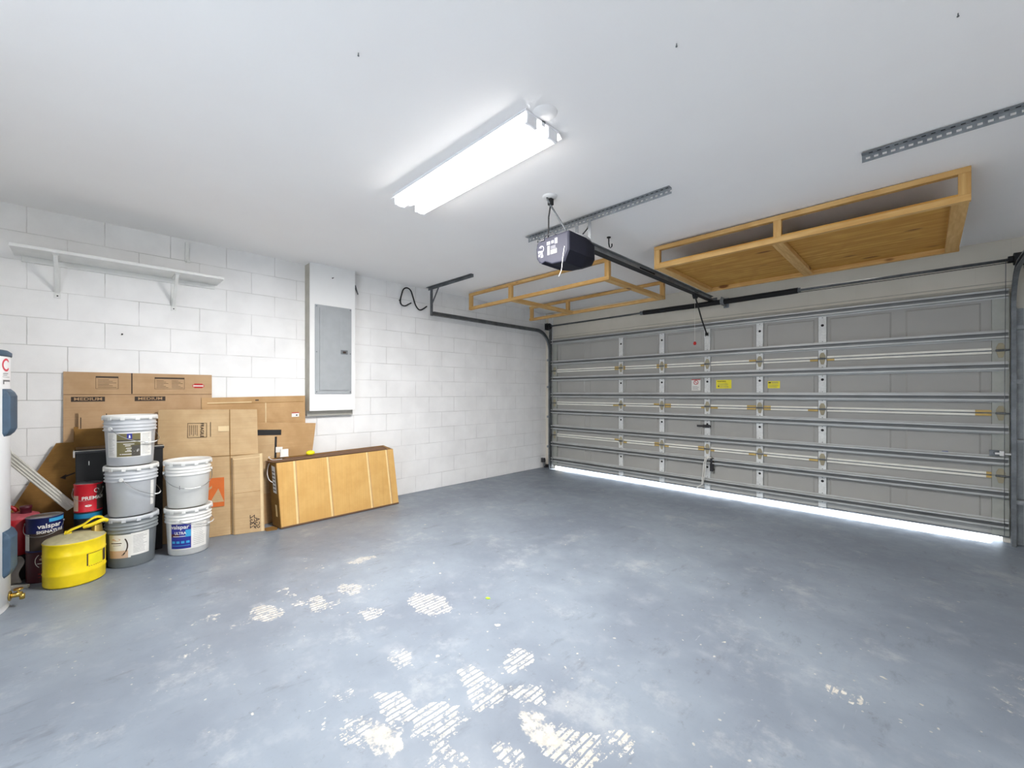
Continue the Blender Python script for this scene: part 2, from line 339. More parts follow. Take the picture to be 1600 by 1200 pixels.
# service chase on the left wall
m = MB(); m.box(.0, .13, 1.569, 2.05, 1.085, ZC(0)); m.box(0, .055, 1.569, 2.055, 1.03, 1.085, 1)
m.box(0, .127, 1.565, 1.569, 1.085, 2.615, 1)
struct(m.build('trim_4', ['drywall', 'beige'], bevel=.002))

# ------------------------------------------------------------------ overhead garage door
ST = [1.475, 2.096, 2.689, 3.272, 3.859]
GX0, GX1 = .185, 5.135
joint = [.062, .568, 1.100, 1.634, 2.155]
struts = [[.165, .425], [.70, .965], [1.235, 1.50], [1.765, 2.115]]
door = bpy.data.objects.new('door_1', None); C.objects.link(door); door.location = (2.66, 5.46, .045); ORG['door_1'] = (2.66, 5.46, .045); struct(door)
YP = 5.452
for k in range(4):
    z0, z1 = joint[k], joint[k+1]
    m = MB(); m.box(GX0, GX1, YP, YP+.022, z0, z1)
    # raised field embossing
    xs = [GX0+.10]+ST+[GX1-.10]
    sec = []
    for a, b in zip(xs[:-1], xs[1:]):
        if b-a > .9: w = (b-a)/2; sec += [(a+.06, a+w-.05), (a+w+.05, b-.06)]
        else: sec += [(a+.07, b-.07)]
    for a, b in sec:
        e = .006; za, zb = z0+.10, z1-.10
        m.add([(a, YP, za), (b, YP, za), (b, YP, zb), (a, YP, zb), (a+.012, YP-e, za+.012), (b-.012, YP-e, za+.012), (b-.012, YP-e, zb-.012), (a+.012, YP-e, zb-.012)],
              [(0, 1, 5, 4), (1, 2, 6, 5), (2, 3, 7, 6), (3, 0, 4, 7), (4, 5, 6, 7)])
    pan = m.build('section_panel', 'door', door)
    # end stiles and centre stiles
    for i, x in enumerate([GX0+.05]+ST+[GX1-.05]):
        hw = .036 if 0 < i < 6 else .05; m = MB(); zb = z1-.002 if k < 3 else z1-.035
        m.box(x-hw, x+hw, YP-.02, YP-.017, z0+.002, zb)
        m.box(x-hw, x-hw+.003, YP-.02, YP, z0+.002, zb); m.box(x+hw-.003, x+hw, YP-.02, YP, z0+.002, zb)
        zc = (struts[k][0]+struts[k][1])/2+.045
        if 0 < i < 6:
            m.cyl((x, YP-.0208, zc), (x, YP-.0195, zc), .0135, 20, 1)
            for zz in (struts[k][0]-.045, struts[k][0]+.05, struts[k][1]-.05, struts[k][1]+.045):
                if z0+.02 < zz < z1-.02: m.cyl((x, YP-.0208, zz), (x, YP-.0195, zz), .004, 10, 1)
        m.build('stile', ['gband' if 0 < i < 6 else 'endst', 'rubber'], pan, bevel=.0015)
    for zc in struts[k]:   # U-shaped horizontal stiffeners with rolled lips
        m = MB(); t = .0022; ya, yb = YP-.072, YP-.020
        top = zc > 2.0
        xa, xb = GX0+.01, GX1-.01
        m.box(xa, xb, yb-t, yb, zc-.027, zc+.027, 1)  # web colour darkened to deepen the shade inside the channel
        for s_ in (-1, 1):
            zf_ = zc+s_*.027; m.box(xa, xb, ya, yb, zf_-t/2, zf_+t/2)
            m.box(xa, xb, ya-t, ya, min(zf_, zc+s_*.016)-t/2, max(zf_, zc+s_*.016)+t/2)
        m.box(xa, xb, yb-.001, yb+.0005, zc-.042, zc-.027); m.box(xa, xb, yb-.001, yb+.0005, zc+.027, zc+.042)
        m.build('strut', ['strut', 'webshade'], pan)
    if k:
        xs2 = [GX0+.10]+ST+[GX1-.10]
        for i in range(6):   # white rolled edges of the two meeting sections
            a = xs2[i]+(.038 if i else 0); b = xs2[i+1]-(.038 if i < 5 else 0); m = MB()
            Rn = random.Random(k*10+i); ra = Rn.uniform(.03, .09) if i else 0; rb = Rn.uniform(.03, .10)
            for (zz0, zz1) in ((z0+.005, z0+.025), (z0-.025, z0-.005)):
                for (p, q, mi) in ((a, a+ra, 1 if Rn.random() < .6 else 0), (a+ra, b-rb, 0), (b-rb, b, 1 if Rn.random() < .75 else 0)):
                    if q-p > .001: m.box(p, q, YP-.020, YP-.002, zz0, zz1, mi)
            m.box(a, b, YP-.012, YP-.002, z0-.005, z0+.005, 2)
            m.build('meeting_edge', ['cream', 'rust', 'galvd'], pan, bevel=.002)
        for i, x in enumerate([GX0+.05]+ST+[GX1-.05]):   # hinges with pointed leaves
            m = MB()
            fr = Matrix.Translation((x, YP-.021, z0)) @ Matrix.Rotation(PI/2, 4, 'X')
            m.prism([(-.026, .010), (.026, .010), (.026, .030), (.012, .062), (-.012, .062), (-.026, .030)], .003, 0, None, fr)
            m.prism([(-.026, -.010), (-.012, -.062), (.012, -.062), (.026, -.010)], .003, 0, None, fr)
            m.cyl((x-.030, YP-.028, z0), (x+.030, YP-.028, z0), .0085, 12, 1)
            if i in (0, 6):
                s = -1 if i == 0 else 1; m.cyl((x, YP-.035, z0), (x+s*.085, YP-.035, z0), .006, 10, 1); m.lathe([(.0, z0-.001)], 0, 0, 3)
                m.cyl((x+s*.055, YP-.045, z0), (x+s*.075, YP-.045, z0), .022, 16, 1)
            m.build('hinge', ['rustd', 'galvd'], pan, bevel=.001)
# bottom seal, top edge, stickers, latch, handle and rope
m = MB(); m.box(GX0, GX1, YP-.004, YP+.026, .050, .066); m.tube([(GX0, YP+.011, .052), (GX1, YP+.011, .052)], .006, 10)
lab(m.build('bottom_seal', 'galvd', door, bevel=.003), 'grey weather strip along the bottom edge')
def sticker(name, x0, x1, z0, z1, mat, label, fnc=None):
    m = MB(); m.box(x0, x1, YP-.0075, YP-.0065, z0, z1)
    fn = planar((x1, YP-.0085, z0), (1, 0, 0), (0, 0, 1)); fn2 = lambda a, b: Vector((x0+a, YP-.0085, z0+b))
    if fnc: fnc(m, fn2, x1-x0, z1-z0)
    lab(m.build(name, [mat, 'ink', 'redk', 'graphite'], door), label)
def wht(m, fn, w, h):
    rect(m, fn, 0, w, h*.93, h, 2)
    for i in range(24):
        a0, a1 = 2*PI*i/24, 2*PI*(i+1)/24; c = (w*.5, h*.72); r0, r1 = w*.20, w*.27
        m.add([fn(c[0]+r*math.cos(a), c[1]+r*math.sin(a)) for r, a in ((r0, a0), (r1, a0), (r1, a1), (r0, a1))], [(0, 1, 2, 3)], 2)
    m.add([fn(w*.36, h*.80), fn(w*.40, h*.84), fn(w*.64, h*.64), fn(w*.60, h*.60)], [(0, 1, 2, 3)], 2)
    lines(m, fn, w*.12, w*.9, h*.06, h*.42, 6, h*.016, 3, 1)
sticker('warning_sticker', 2.49, 2.60, 1.30, 1.445, 'paper', 'white warning sticker with a red ring', wht)
def yl(m, fn, w, h):
    text_mb(m, 'WARNING', h*.2, lambda a, b: fn(w*.36+a, h*.82+b), 1, .0005); lines(m, fn, w*.12, w*.92, h*.08, h*.66, 5, h*.03, 3, 3)
    rect(m, fn, w*.12, w*.2, h*.2, h*.34, 1)
sticker('caution_sticker', 2.79, 2.965, 1.325, 1.43, 'sticky', 'larger yellow caution sticker', yl)
def ys(m, fn, w, h):
    rect(m, fn, w*.06, w*.26, h*.7, h*.88, 1); lines(m, fn, w*.32, w*.94, h*.66, h*.92, 2, h*.06, 3, 5); lines(m, fn, w*.1, w*.9, h*.12, h*.55, 3, h*.03, 3, 6)
sticker('caution_sticker', 3.35, 3.47, 1.325, 1.405, 'sticky', 'smaller yellow caution sticker', ys)
sticker('paper_tag', 5.035, 5.085, .40, .44, 'paper', 'small pale tag', None)
m = MB(); m.prism([(-.03, -.006), (-.012, -.012), (.02, -.009), (.032, .0), (.012, .012), (-.02, .010)], .002, 0, None, Matrix.Translation((4.76, YP-.010, .735)) @ Matrix.Rotation(PI/2, 4, 'X'))
lab(m.build('blue_tape', 'bluetape', door), 'scrap of blue tape')
m = MB(); m.box(2.565, 2.735, YP-.036, YP-.024, .842, .866); m.box(2.64, 2.72, YP-.042, YP-.02, .835, .872); m.cyl((2.68, YP-.055, .853), (2.68, YP-.02, .853), .012, 14)
lab(m.build('latch', 'black', door, bevel=.002), 'black sliding latch bar')
m = MB(); m.box(2.735, 2.775, YP-.075, YP-.045, .30, .46); m.box(2.74, 2.77, YP-.05, YP-.006, .30, .33); m.box(2.74, 2.77, YP-.05, YP-.006, .43, .46)
lab(m.build('lift_handle', 'black', door, bevel=.008), 'black lift handle')
m = MB(); P = [(2.735, YP-.10, .475), (2.70, YP-.105, .468), (2.68, YP-.11, .40), (2.672, YP-.11, .30), (2.662, YP-.11, .20), (2.655, YP-.11, .13), (2.63, YP-.11, .11), (2.60, YP-.105, .085), (2.57, YP-.10, .055)]
m.tube(P, .0055, 8); m.tube([(2.735, YP-.10, .475), (2.71, YP-.11, .45), (2.695, YP-.11, .38), (2.69, YP-.11, .26), (2.665, YP-.11, .13)], .005, 8)
m.tube([(2.72, YP-.10, .487), (2.745, YP-.10, .470), (2.75, YP-.02, .465)], .008, 8)
lab(m.build('pull_rope', 'rope', door), 'white pull rope knotted to the door')
m = MB(); m.box(2.655, 2.725, YP-.03, YP-.02, 1.96, 2.07); m.box(2.672, 2.676, YP-.065, YP-.02, 1.98, 2.03); m.box(2.704, 2.708, YP-.065, YP-.02, 1.98, 2.03); m.cyl((2.665, YP-.05, 2.0), (2.715, YP-.05, 2.0), .006)
m.build('arm_bracket', 'gband', door, bevel=.001)
m = MB(); m.box(5.02, 5.09, YP-.040, YP-.022, .735, .785); m.cyl((5.055, YP-.06, .765), (5.055, YP-.02, .765), .012, 14); m.box(5.05, 5.16, YP-.062, YP-.050, .752, .768, 1); m.box(5.075, 5.10, YP-.072, YP-.05, .742, .784, 1)
lab(m.build('slide_lock', ['galvd', 'white'], door, bevel=.002), 'slide lock with a white end')

# ------------------------------------------------------------------ tracks
def sweep(pts, prof, nrm):      # prof: list of (a, b): a along local normal (in the plane of the path), b along nrm
    m = MB(); n = len(pts); k = len(prof); nrm = Vector(nrm)
    for i in range(n):
        d = (Vector(pts[min(i+1, n-1)])-Vector(pts[max(i-1, 0)])).normalized(); a = d.cross(nrm)
        for (p, q) in prof: m.v.append(tuple(Vector(pts[i])+a*p+nrm*q))
    for i in range(n-1):
        for j in range(k):
            j2 = (j+1) % k; m.f.append([i*k+j, i*k+j2, (i+1)*k+j2, (i+1)*k+j]); m.mi.append(0); m.sm.append(False)
    m.f.append(list(range(k))); m.f.append([(n-1)*k+j for j in range(k)]); m.mi += [0, 0]; m.sm += [False, False]
    return m
CP = [(-.026, 0), (.026, 0), (.026, .026), (.014, .026), (.014, .023), (.023, .023), (.023, .003), (-.023, .003), (-.023, .023), (-.014, .023), (-.014, .026), (-.026, .026)]
def track(x, side, label, end):
    # vertical run, quarter bend, horizontal run
    r = .33; zt = 2.285; yv = YP-.065
    pts = [(x, yv, 0.0), (x, yv, .6), (x, yv, 1.3), (x, yv, zt-r)]
    pts += [(x, yv-r+r*math.cos(a), zt-r+r*math.sin(a)) for a in [PI/2*i/12 for i in range(1, 13)]]
    pts += [(x, 4.2, zt-.002), (x, 3.06, zt)]
    t = thing('door_track', (x, yv, 0), label, 'track', 'door tracks')
    m = sweep(pts, [(p, q*side) for p, q in CP], (1, 0, 0)); m.build('rail', 'galvd', t)
    m = MB(); xi = x-side*.004
    # wall angle along the vertical run with slots
    m.box(min(xi-side*.045, xi), max(xi-side*.045, xi), YF-.006, YF-.022, 0, 1.98); m.box(min(xi, xi-side*.004), max(xi, xi-side*.004), yv+.01, YF-.008, 0, 1.98)
    lab(m.build('wall_angle', 'galvd' if side > 0 else 'galv', t), 'mounting angle of the track')
    for zz in (.35, .85, 1.35, 1.8):
        m = MB(); m.box(min(x-side*.05, x+side*.002), max(x-side*.05, x+side*.002), yv-.004, YF-.022, zz, zz+.035); m.cyl((x-side*.03, yv-.012, zz+.018), (x-side*.03, yv, zz+.018), .009, 10)
        m.build('bracket', 'galv', t)
    m = MB()   # gusset plate carrying the bend
    m.prism([(YF-.012, 1.90), (YF-.012, 2.42), (YF-.06, 2.42), (YF-.10, 2.22), (YF-.07, 1.95)], .003, 0, None, Matrix(((0, 0, side, xi), (1, 0, 0, 0), (0, 1, 0, 0), (0, 0, 0, 1))))
    m.build('end_plate', 'galvd', t)
    return t
tl = track(.155, 1, 'galvanised door track bending from the far left corner along the white block wall', 3.06)
# hanger of the left track
m = MB(); m.box(.135, .139, 3.035, 3.075, 2.26, 2.600); m.box(.139, .172, 3.035, 3.039, 2.26, 2.600); m.build('hanger', 'galvd', tl)
tr = track(5.163, -1, 'galvanised door track standing at the right end of the garage door', 3.0)
m = MB(); m.box(5.178, 5.182, 2.975, 3.02, 2.26, 2.565); m.build('hanger', 'galvd', tr)
# angle iron on the ceiling over the left track
m = MB(); m.box(.10, 1.02, 3.000, 3.034, 2.594-.0, 2.600); m.box(.10, 1.02, 3.030, 3.034, 2.560, 2.600)
t = thing('ceiling_angle_iron', (.5, 3.03, 2.55), 'grey steel angle on the ceiling holding the left door track', 'bracket')
m = MB(); z1 = ZC(1.0)-.0005; m.box(.10, 1.00, 2.996, 3.034, z1-.004, z1); m.box(.10, 1.00, 3.030, 3.034, z1-.034, z1); m.build('angle', 'galvd', t)
m = MB(); m.hexa([(.155, 3.036, 2.40), (.155, 3.040, 2.40), (.185, 3.040, 2.40), (.185, 3.036, 2.40)], [(.30, 3.036, 2.59), (.30, 3.040, 2.59), (.33, 3.040, 2.59), (.33, 3.036, 2.59)]); m.build('brace', 'galvd', t)

def perforated(name, x0, x1, y, label, cat):
    z = ZC(x1)-.001; t = thing(name, ((x0+x1)/2, y, z-.04), label, cat)
    m = MB(); w = .038; p = .034; hl = .012; tk = .0022
    m.box(x0, x1, y-w, y, z-tk, z)
    zb = z-w; m.box(x0, x1, y, y+tk, z-.013, z); m.box(x0, x1, y, y+tk, zb, zb+.013)
    x = x0
    while x < x1-1e-6:
        m.box(x, min(x+p-hl*1.5, x1), y, y+tk, zb+.012, z-.012); x += p
    x = x0+.03
    while x < x1-.03: m.box(x, x+.016, y-w*.62, y-w*.38, z-tk-.0008, z-tk+.0004, 1); x += p
    m.build('perforated_angle', ['galv', 'rubber'], t); return t
perforated('ceiling_angle_iron', 4.385, 5.30, 2.985, 'perforated steel angle on the ceiling at the upper right of the photo', 'bracket')
ha = perforated('ceiling_angle_iron', 2.225, 3.475, 2.62, 'perforated steel angle on the ceiling holding the garage door opener', 'bracket')

# ------------------------------------------------------------------ torsion spring
t = thing('torsion_spring', (2.7, 5.30, 2.30), 'torsion bar with black spring above the garage door', 'spring')
YS = 5.33; ZS = 2.372
m = MB(); m.cyl((.15, YS, ZS), (5.22, YS, ZS), .0125, 14); m.build('shaft', 'galvd', t)
m = MB(); b = len(m.v); N = 96
def bow(x): return ZS-.006*math.sin(PI*(x-1.88)/1.78)
pts = [(x, YS, bow(x)) for x in [1.88+1.78*i/120 for i in range(121)]]; m.tube(pts, .030, 16)
for i in range(N):
    pass
coil = [(1.88+1.78*i/1400, YS+.029*math.cos(i*.9), bow(1.88+1.78*i/1400)+.029*math.sin(i*.9)) for i in range(1401)]; m.tube(coil, .0042, 5)
m.build('coil', 'rubber', t)
for x in (1.87, 3.665): m = MB(); m.cyl((x-.035, YS, ZS), (x+.02, YS, ZS), .026, 18); m.build('winding_cone', 'galvd', t, bevel=.002)
m = MB(); x = 2.90; m.box(x-.002, x+.002, YS-.05, YF-.014, ZS-.05, ZS+.05); m.box(x-.03, x+.03, YF-.016, YF-.012, ZS-.06, ZS+.06); m.cyl((x-.018, YS, ZS), (x+.018, YS, ZS), .040, 20); m.build('centre_bracket', 'galv', t, bevel=.001)
for x, s in ((.165, 1), (5.195, -1)):
    m = MB(); m.cyl((x, YS, ZS), (x+s*.05, YS, ZS), .050, 24); m.cyl((x-.01*s, YS, ZS), (x, YS, ZS), .058, 24); m.cyl((x+s*.05, YS, ZS), (x+s*.08, YS, ZS), .028, 18); lab(m.build('cable_drum', 'rubber', t, bevel=.001), 'dark cable drum')
    m = MB(); m.box(x-s*.018-.002, x-s*.018+.002, YS-.05, YF-.012, ZS-.06, ZS+.05); m.build('bearing_plate', 'galvd', t)
m = MB(); m.tube([(3.66, YS-.02, ZS-.028), (4.4, YS-.02, ZS-.031), (5.15, YS-.03, ZS-.028)], .003, 6); lab(m.build('cable', 'rubber', t), 'dark cable running beside the bar')
for x in (.235, 5.10):
    m = MB(); m.tube([(x, YP-.076, .08), (x, YP-.09, 1.2), (x, YS-.05, ZS)], .0022, 6); m.build('lift_cable', 'galvd', t)

# ------------------------------------------------------------------ garage door opener
op = thing('garage_door_opener', (2.80, 2.40, 2.17), 'black garage door opener hanging from the ceiling', 'garage door opener')
def face(poly, y0, y1, x=0): return poly
# motor housing: section across X (front face toward the camera), long in Y
m = MB()
front = [(2.655, 2.235), (2.675, 2.205), (2.705, 2.185), (2.735, 2.195), (2.80, 2.165), (2.905, 2.160), (2.945, 2.235), (2.945, 2.365), (2.700, 2.365), (2.66, 2.345), (2.65, 2.300)]
back = [(2.66, 2.235), (2.68, 2.215), (2.705, 2.205), (2.735, 2.205), (2.80, 2.20), (2.90, 2.205), (2.93, 2.25), (2.93, 2.345), (2.705, 2.345), (2.67, 2.335), (2.66, 2.300)]
n = len(front); vs = []
rings = [(2.235, front, .93), (2.245, front, 1.0), (2.44, front, 1.0), (2.56, back, 1.0), (2.60, back, .86)]
for (y, pr, sc) in rings:
    cxm = sum(p[0] for p in pr)/n; czm = sum(p[1] for p in pr)/n
    vs += [(cxm+(p[0]-cxm)*sc, y, czm+(p[1]-czm)*sc) for p in pr]
fs = [tuple(range(n)), tuple(range(4*n+n-1, 4*n-1, -1))]
for r in range(4):
    for i in range(n): j = (i+1) % n; fs.append((r*n+i, r*n+j, (r+1)*n+j, (r+1)*n+i))
m.add(vs, fs); m.build('housing', 'dark', op, bevel=.006, seg=3)
m = MB()   # pale lens cover on top/back
m.lathe([(.0, 2.405), (.08, 2.402), (.12, 2.388), (.135, 2.36)], 2.815, 2.455, 28, 0, sx=.95, sy=1.3); lab(m.build('top_cover', 'silverp', op), 'grey domed top of the motor')
m = MB(); fy = 2.2333
fn = lambda a, b: Vector((2.79+a, fy, 2.27+b))
# warning labels and ring logo on the face
def ring(mb, fn, cx, cz, r0, r1, mi, seg=24, a0=0, a1=2*PI):
    for i in range(seg):
        p, q = a0+(a1-a0)*i/seg, a0+(a1-a0)*(i+1)/seg
        mb.add([fn(cx+r*math.cos(a), cz+r*math.sin(a)) for r, a in ((r0, p), (r1, p), (r1, q), (r0, q))], [(0, 1, 2, 3)], mi)
ring(m, fn, -.085, .020, .018, .025, 0, 20, -2.2, 2.6); rect(m, fn, -.098, -.078, .002, .010, 0); rect(m, fn, -.092, -.083, .026, .038, 0)
for (a0, a1, b0, b1) in [(-.115, -.10, -.005, .012), (-.112, -.098, -.030, -.012), (-.09, -.068, -.040, -.022), (-.095, -.072, -.018, -.006)]:
    rect(m, fn, a0, a1, b0, b1, 0)
rect(m, fn, -.035, -.005, .035, .058, 0); rect(m, fn, -.030, -.008, -.035, .028, 1); rect(m, fn, .005, .028, .038, .058, 0); rect(m, fn, .0, .055, -.035, -.004, 1); rect(m, fn, .036, .060, .030, .068, 0)
lines(m, fn, .0, .06, .0, .022, 3, .003, 0, 4); lines(m, lambda a, b: fn(a, b)+Vector((0, -.0006, 0)), .003, .052, -.032, -.007, 5, .0014, 2, 5); lines(m, lambda a, b: fn(a, b)+Vector((0, -.0006, 0)), -.028, -.010, -.03, .025, 8, .0016, 2, 6)
lab(m.build('label_set', ['lblw', 'graphite', 'ink'], op), 'white and grey instruction labels on the front face')
# buttons / antenna and wires
m = MB(); m.box(2.70, 2.735, 2.228, 2.236, 2.345, 2.352); m.tube([(2.665, 2.24, 2.35), (2.672, 2.235, 2.37), (2.685, 2.24, 2.368), (2.69, 2.25, 2.352)], .004, 6); m.tube([(2.72, 2.24, 2.355), (2.745, 2.235, 2.378), (2.80, 2.24, 2.38), (2.83, 2.25, 2.366)], .003, 6)
m.build('wire_clip', 'black', op)
m = MB(); zc = ZC(2.84)
m.lathe([(.0, zc-.012), (.045, zc-.012), (.05, zc-.001)], 2.835, 2.17, 24); lab(m.build('ceiling_plate', 'white', op), 'white round outlet plate on the ceiling')
m = MB(); m.box(2.815, 2.845, 2.17, 2.20, zc-.055, zc-.012); m.tube([(2.83, 2.185, zc-.05), (2.80, 2.20, 2.48), (2.77, 2.235, 2.42), (2.745, 2.26, 2.36)], .005, 8)
m.build('power_cord', 'rubber', op, bevel=.002)
m = MB(); m.tube([(2.825, 2.15, zc-.01), (2.83, 2.18, 2.55), (2.86, 2.24, 2.46), (2.88, 2.28, 2.40), (2.885, 2.30, 2.36)], .006, 8); lab(m.build('cord', 'galvd', op), 'grey cable from the outlet plate')
m = MB(); m.tube([(2.905, 2.228, 2.27), (2.906, 2.224, 2.20), (2.80, 2.20, 2.04), (2.79, 2.20, 2.03)], .0016, 6)
m = MB(); m.tube([(2.912, 2.232, 2.262), (2.905, 2.225, 2.20), (2.895, 2.22, 2.10), (2.88, 2.21, 2.06)], .0018, 6); lab(m.build('antenna_wire', 'white', op), 'thin white antenna wire')
m = MB()
for x in (2.745, 2.86): m.box(x-.0125, x+.0125, 2.598, 2.602, 2.33, ZC(x)-.04)
m.box(2.73, 2.875, 2.56, 2.602, 2.326, 2.331); m.build('strap', 'galv', op)
m = MB(); m.tube([(2.86, 2.61, 2.56), (2.84, 2.60, 2.50), (2.80, 2.59, 2.46), (2.79, 2.57, 2.38)], .005, 6); m.build('cord', 'rubber', op)
# rail
ra, rb = Vector((2.800, 2.56, 2.400)), Vector((2.745, 5.40, 2.440)); rd = (rb-ra); L = rd.length; rd.normalize()
side = rd.cross(Vector((0, 0, 1))).normalized(); upv = side.cross(rd)
RM = Matrix((side, rd, upv)).transposed().to_4x4(); RM.translation = ra
m = MB(); m.box(-.004, .004, 0, L, -.022, .022, 0, RM); m.box(-.028, .028, 0, L, -.026, -.021, 0, RM); m.box(-.028, .028, 0, L, .021, .026, 0, RM); rl = m.build('rail', 'galv', op)
m = MB(); m.box(-.0285, .0285, 0, L, -.030, -.0262, 0, RM); lab(m.build('belt_shadow_strip', 'rubber', rl), 'dark strip for the drive belt and the shade under it');  # dark strip stands for the belt and the shade under the rail
m = MB(); m.box(.004, .010, .95, 1.25, -.006, .006, 0, RM); lab(m.build('slot', 'rubber', rl), 'dark slot in the rail')
m = MB(); m.prism([(-.05, .0), (-.05, -.03), (-.02, -.075), (.02, -.075), (.05, -.03), (.05, 0)], .04, 0, None, Matrix(((0, 0, 1, 2.733), (1, 0, 0, 4.88), (0, 1, 0, 2.43), (0, 0, 0, 1)))); m.build('trolley', 'rubber', op, bevel=.005)
m = MB(); m.tube([(2.752, 4.90, 2.36), (2.72, 5.16, 2.16), (2.70, 5.385, 2.00)], .0085, 10); m.cyl((2.69, 5.375, 2.0), (2.715, 5.375, 2.0), .016, 12); m.build('arm', 'rubber', op)
m = MB(); m.cyl((2.752, 4.87, 2.36), (2.752, 4.87, 1.86), .0016, 6); m.lathe([(.002, 1.862), (.014, 1.855), (.018, 1.84), (.014, 1.825), (.002, 1.82)], 2.752, 4.87, 16, 1); lab(m.build('release_cord', ['rope', 'redk'], op), 'release cord with a red knob')
m = MB(); m.box(2.72, 2.77, 5.39, YF, 2.40, 2.405); m.box(2.70, 2.79, YF-.006, YF, 2.38, 2.46); m.build('header_bracket', 'galvd', op)

# small hooks and nails in the ceiling
def hook(x, y, label, sc=1.0):
    z = ZC(x); m = MB(); m.lathe([(.002, z-.004*sc), (.010*sc, z-.004*sc), (.010*sc, z)], x, y, 14)
    m.tube([(x, y, z), (x, y, z-.03*sc), (x+.004*sc, y, z-.05*sc), (x+.010*sc, y, z-.058*sc), (x+.018*sc, y, z-.05*sc), (x+.018*sc, y, z-.038*sc)], .0032*sc, 6)
    return tag(m.build('ceiling_hook', 'rubber'), label, 'hook')
hook(2.715, 3.10, 'small black hook in the ceiling beside the opener rail', 1.7)
def on_ceil(px, py):
    th = .7831; F = Vector((-math.sin(th), math.cos(th), 0)); R_ = Vector((math.cos(th), math.sin(th), 0)); d = F+R_*((px-800)/649.8)-Vector((0, 0, 1))*((py-613)/649.8)
    k = (2.605-1.278)/d.z; return 4.635+d.x*k, d.y*k
for i, (px, py, l) in enumerate([(1057, 63, 'dark screw in the ceiling above the middle of the room'), (560, 81, 'small screw in the ceiling left of the light'), (1497, 12, 'tiny screw in the ceiling at the upper right corner')]):
    x, y = on_ceil(px, py); z = ZC(x); m = MB(); m.lathe([(.0005, z-.012), (.0035, z-.012), (.0035, z-.009), (.0018, z-.008), (.0018, z+.004)], x, y, 10); tag(m.build('ceiling_screw', 'galvd'), l, 'screw')

# ------------------------------------------------------------------ strip light
fx0, fx1, fy0, fy1 = 2.10, 3.32, 1.395, 1.68; zt = ZC(3.32)-.0
lt = thing('strip_light', ((fx0+fx1)/2, (fy0+fy1)/2, zt-.08), 'lit two-tube fluorescent strip light on the ceiling', 'ceiling light')
m = MB(); yc = (fy0+fy1)/2
za, zb_0 = ZC(fx0)-.0006, ZC(fx1)-.0006
def fbox(ya, yb, zl): m.hexa([(fx0, ya, zl), (fx1, ya, zl), (fx1, yb, zl), (fx0, yb, zl)], [(fx0, ya, za), (fx1, ya, zb_0), (fx1, yb, zb_0), (fx0, yb, za)])
fbox(yc-.125, yc+.125, zt-.012); fbox(yc-.014, yc+.014, zt-.030)
for s_ in (-1, 1):   # sloped reflector sides
    y0_, y1_ = yc+s_*.122, yc+s_*.142; y2_, y3_ = yc+s_*.128, yc+s_*.145
    m.hexa([(fx0, y1_, zt-.030), (fx1, y1_, zt-.030), (fx1, y3_, zt-.030), (fx0, y3_, zt-.030)], [(fx0, y0_, zt-.010), (fx1, y0_, zt-.010), (fx1, y2_, zt-.010), (fx0, y2_, zt-.010)])
m.build('housing', 'fixture', lt, bevel=.003)
for y in (yc-.078, yc+.078):
    m = MB(); N = 20; n0 = len(m.v)
    for x in (fx0+.022, fx1-.022):
        for i in range(N): a = 2*PI*i/N; m.v.append((x, y+.040*math.cos(a), zt-.044+.022*math.sin(a)))
    for i in range(N): j = (i+1) % N; m.f.append([i, j, N+j, N+i]); m.mi.append(0); m.sm.append(True)
    m.f += [list(range(N)), list(range(N, 2*N))]; m.mi += [0, 0]; m.sm += [False, False]
    lab(m.build('tube', 'tube', lt), 'lit tube')
    ld = bpy.data.lights.new('tube_light', 'AREA'); ld.shape = 'RECTANGLE'; ld.size = fx1-fx0-.06; ld.size_y = .07; ld.energy = TUBE_WATTS; ld.color = (1, .975, .955)
    lo = bpy.data.objects.new('tube_light', ld); C.objects.link(lo); lo.location = ((fx0+fx1)/2, y, zt-.0665)
    for x in (fx0+.012, fx1-.012): m = MB(); m.box(x-.009, x+.009, y-.036, y+.036, zt-.062, zt-.010); m.build('lamp_holder', 'fixture', lt, bevel=.004)
m = MB(); m.lathe([(.002, ZC(3.4)-.004), (.055, ZC(3.4)-.004), (.06, ZC(3.4)-.0005)], 3.36, 1.50, 24); tag(m.build('ceiling_patch_plate', 'ceil'), 'round painted plate on the ceiling at the far end of the light', 'plate')

# ------------------------------------------------------------------ overhead storage racks
def bar(t, name, x0, x1, y0, y1, z0, z1, mat): m = MB(); m.box(x0, x1, y0, y1, z0, z1); return m.build(name, mat, t, bevel=.0025)
def rack(x0, x1, posts_near, posts_far, joists, label, ply):
    zb, zt = 2.385, 2.596; w = .040; yn, yf = 3.555, 4.80
    t = thing('overhead_rack', ((x0+x1)/2, (yn+yf)/2, zb), label, 'storage rack', 'overhead wooden racks')
    zc_ = min(ZC(x0), ZC(x1))-.001
    bar(t, 'near_top_rail', x0, x1, yn, yn+w, zc_-.035, zc_, 'woodx'); bar(t, 'near_bottom_rail', x0, x1, yn, yn+w, zb, zb+.038, 'woodx')
    bar(t, 'far_top_rail', x0, x1, yf-w, yf, zc_-.035, zc_, 'woodx'); bar(t, 'far_bottom_rail', x0, x1, yf-w, yf, zb, zb+.038, 'woodx')
    for x in posts_near: bar(t, 'post', x, x+.052, yn+.001, yn+w-.001, zb+.038, zc_-.035, 'woodz')
    for x in posts_far: bar(t, 'post', x, x+.052, yf-w+.001, yf-.001, zb+.038, zc_-.035, 'woodz')
    for x in joists: bar(t, 'joist', x, x+.075, yn+w, yf-w, zb, zb+.038, 'woody')
    if ply: lab(bar(t, 'plywood_deck', x0+.005, x1-.005, yn+.004, yf-.004, zb+.038, zb+.050, 'ply'), 'plywood deck with dark knots')
    return t
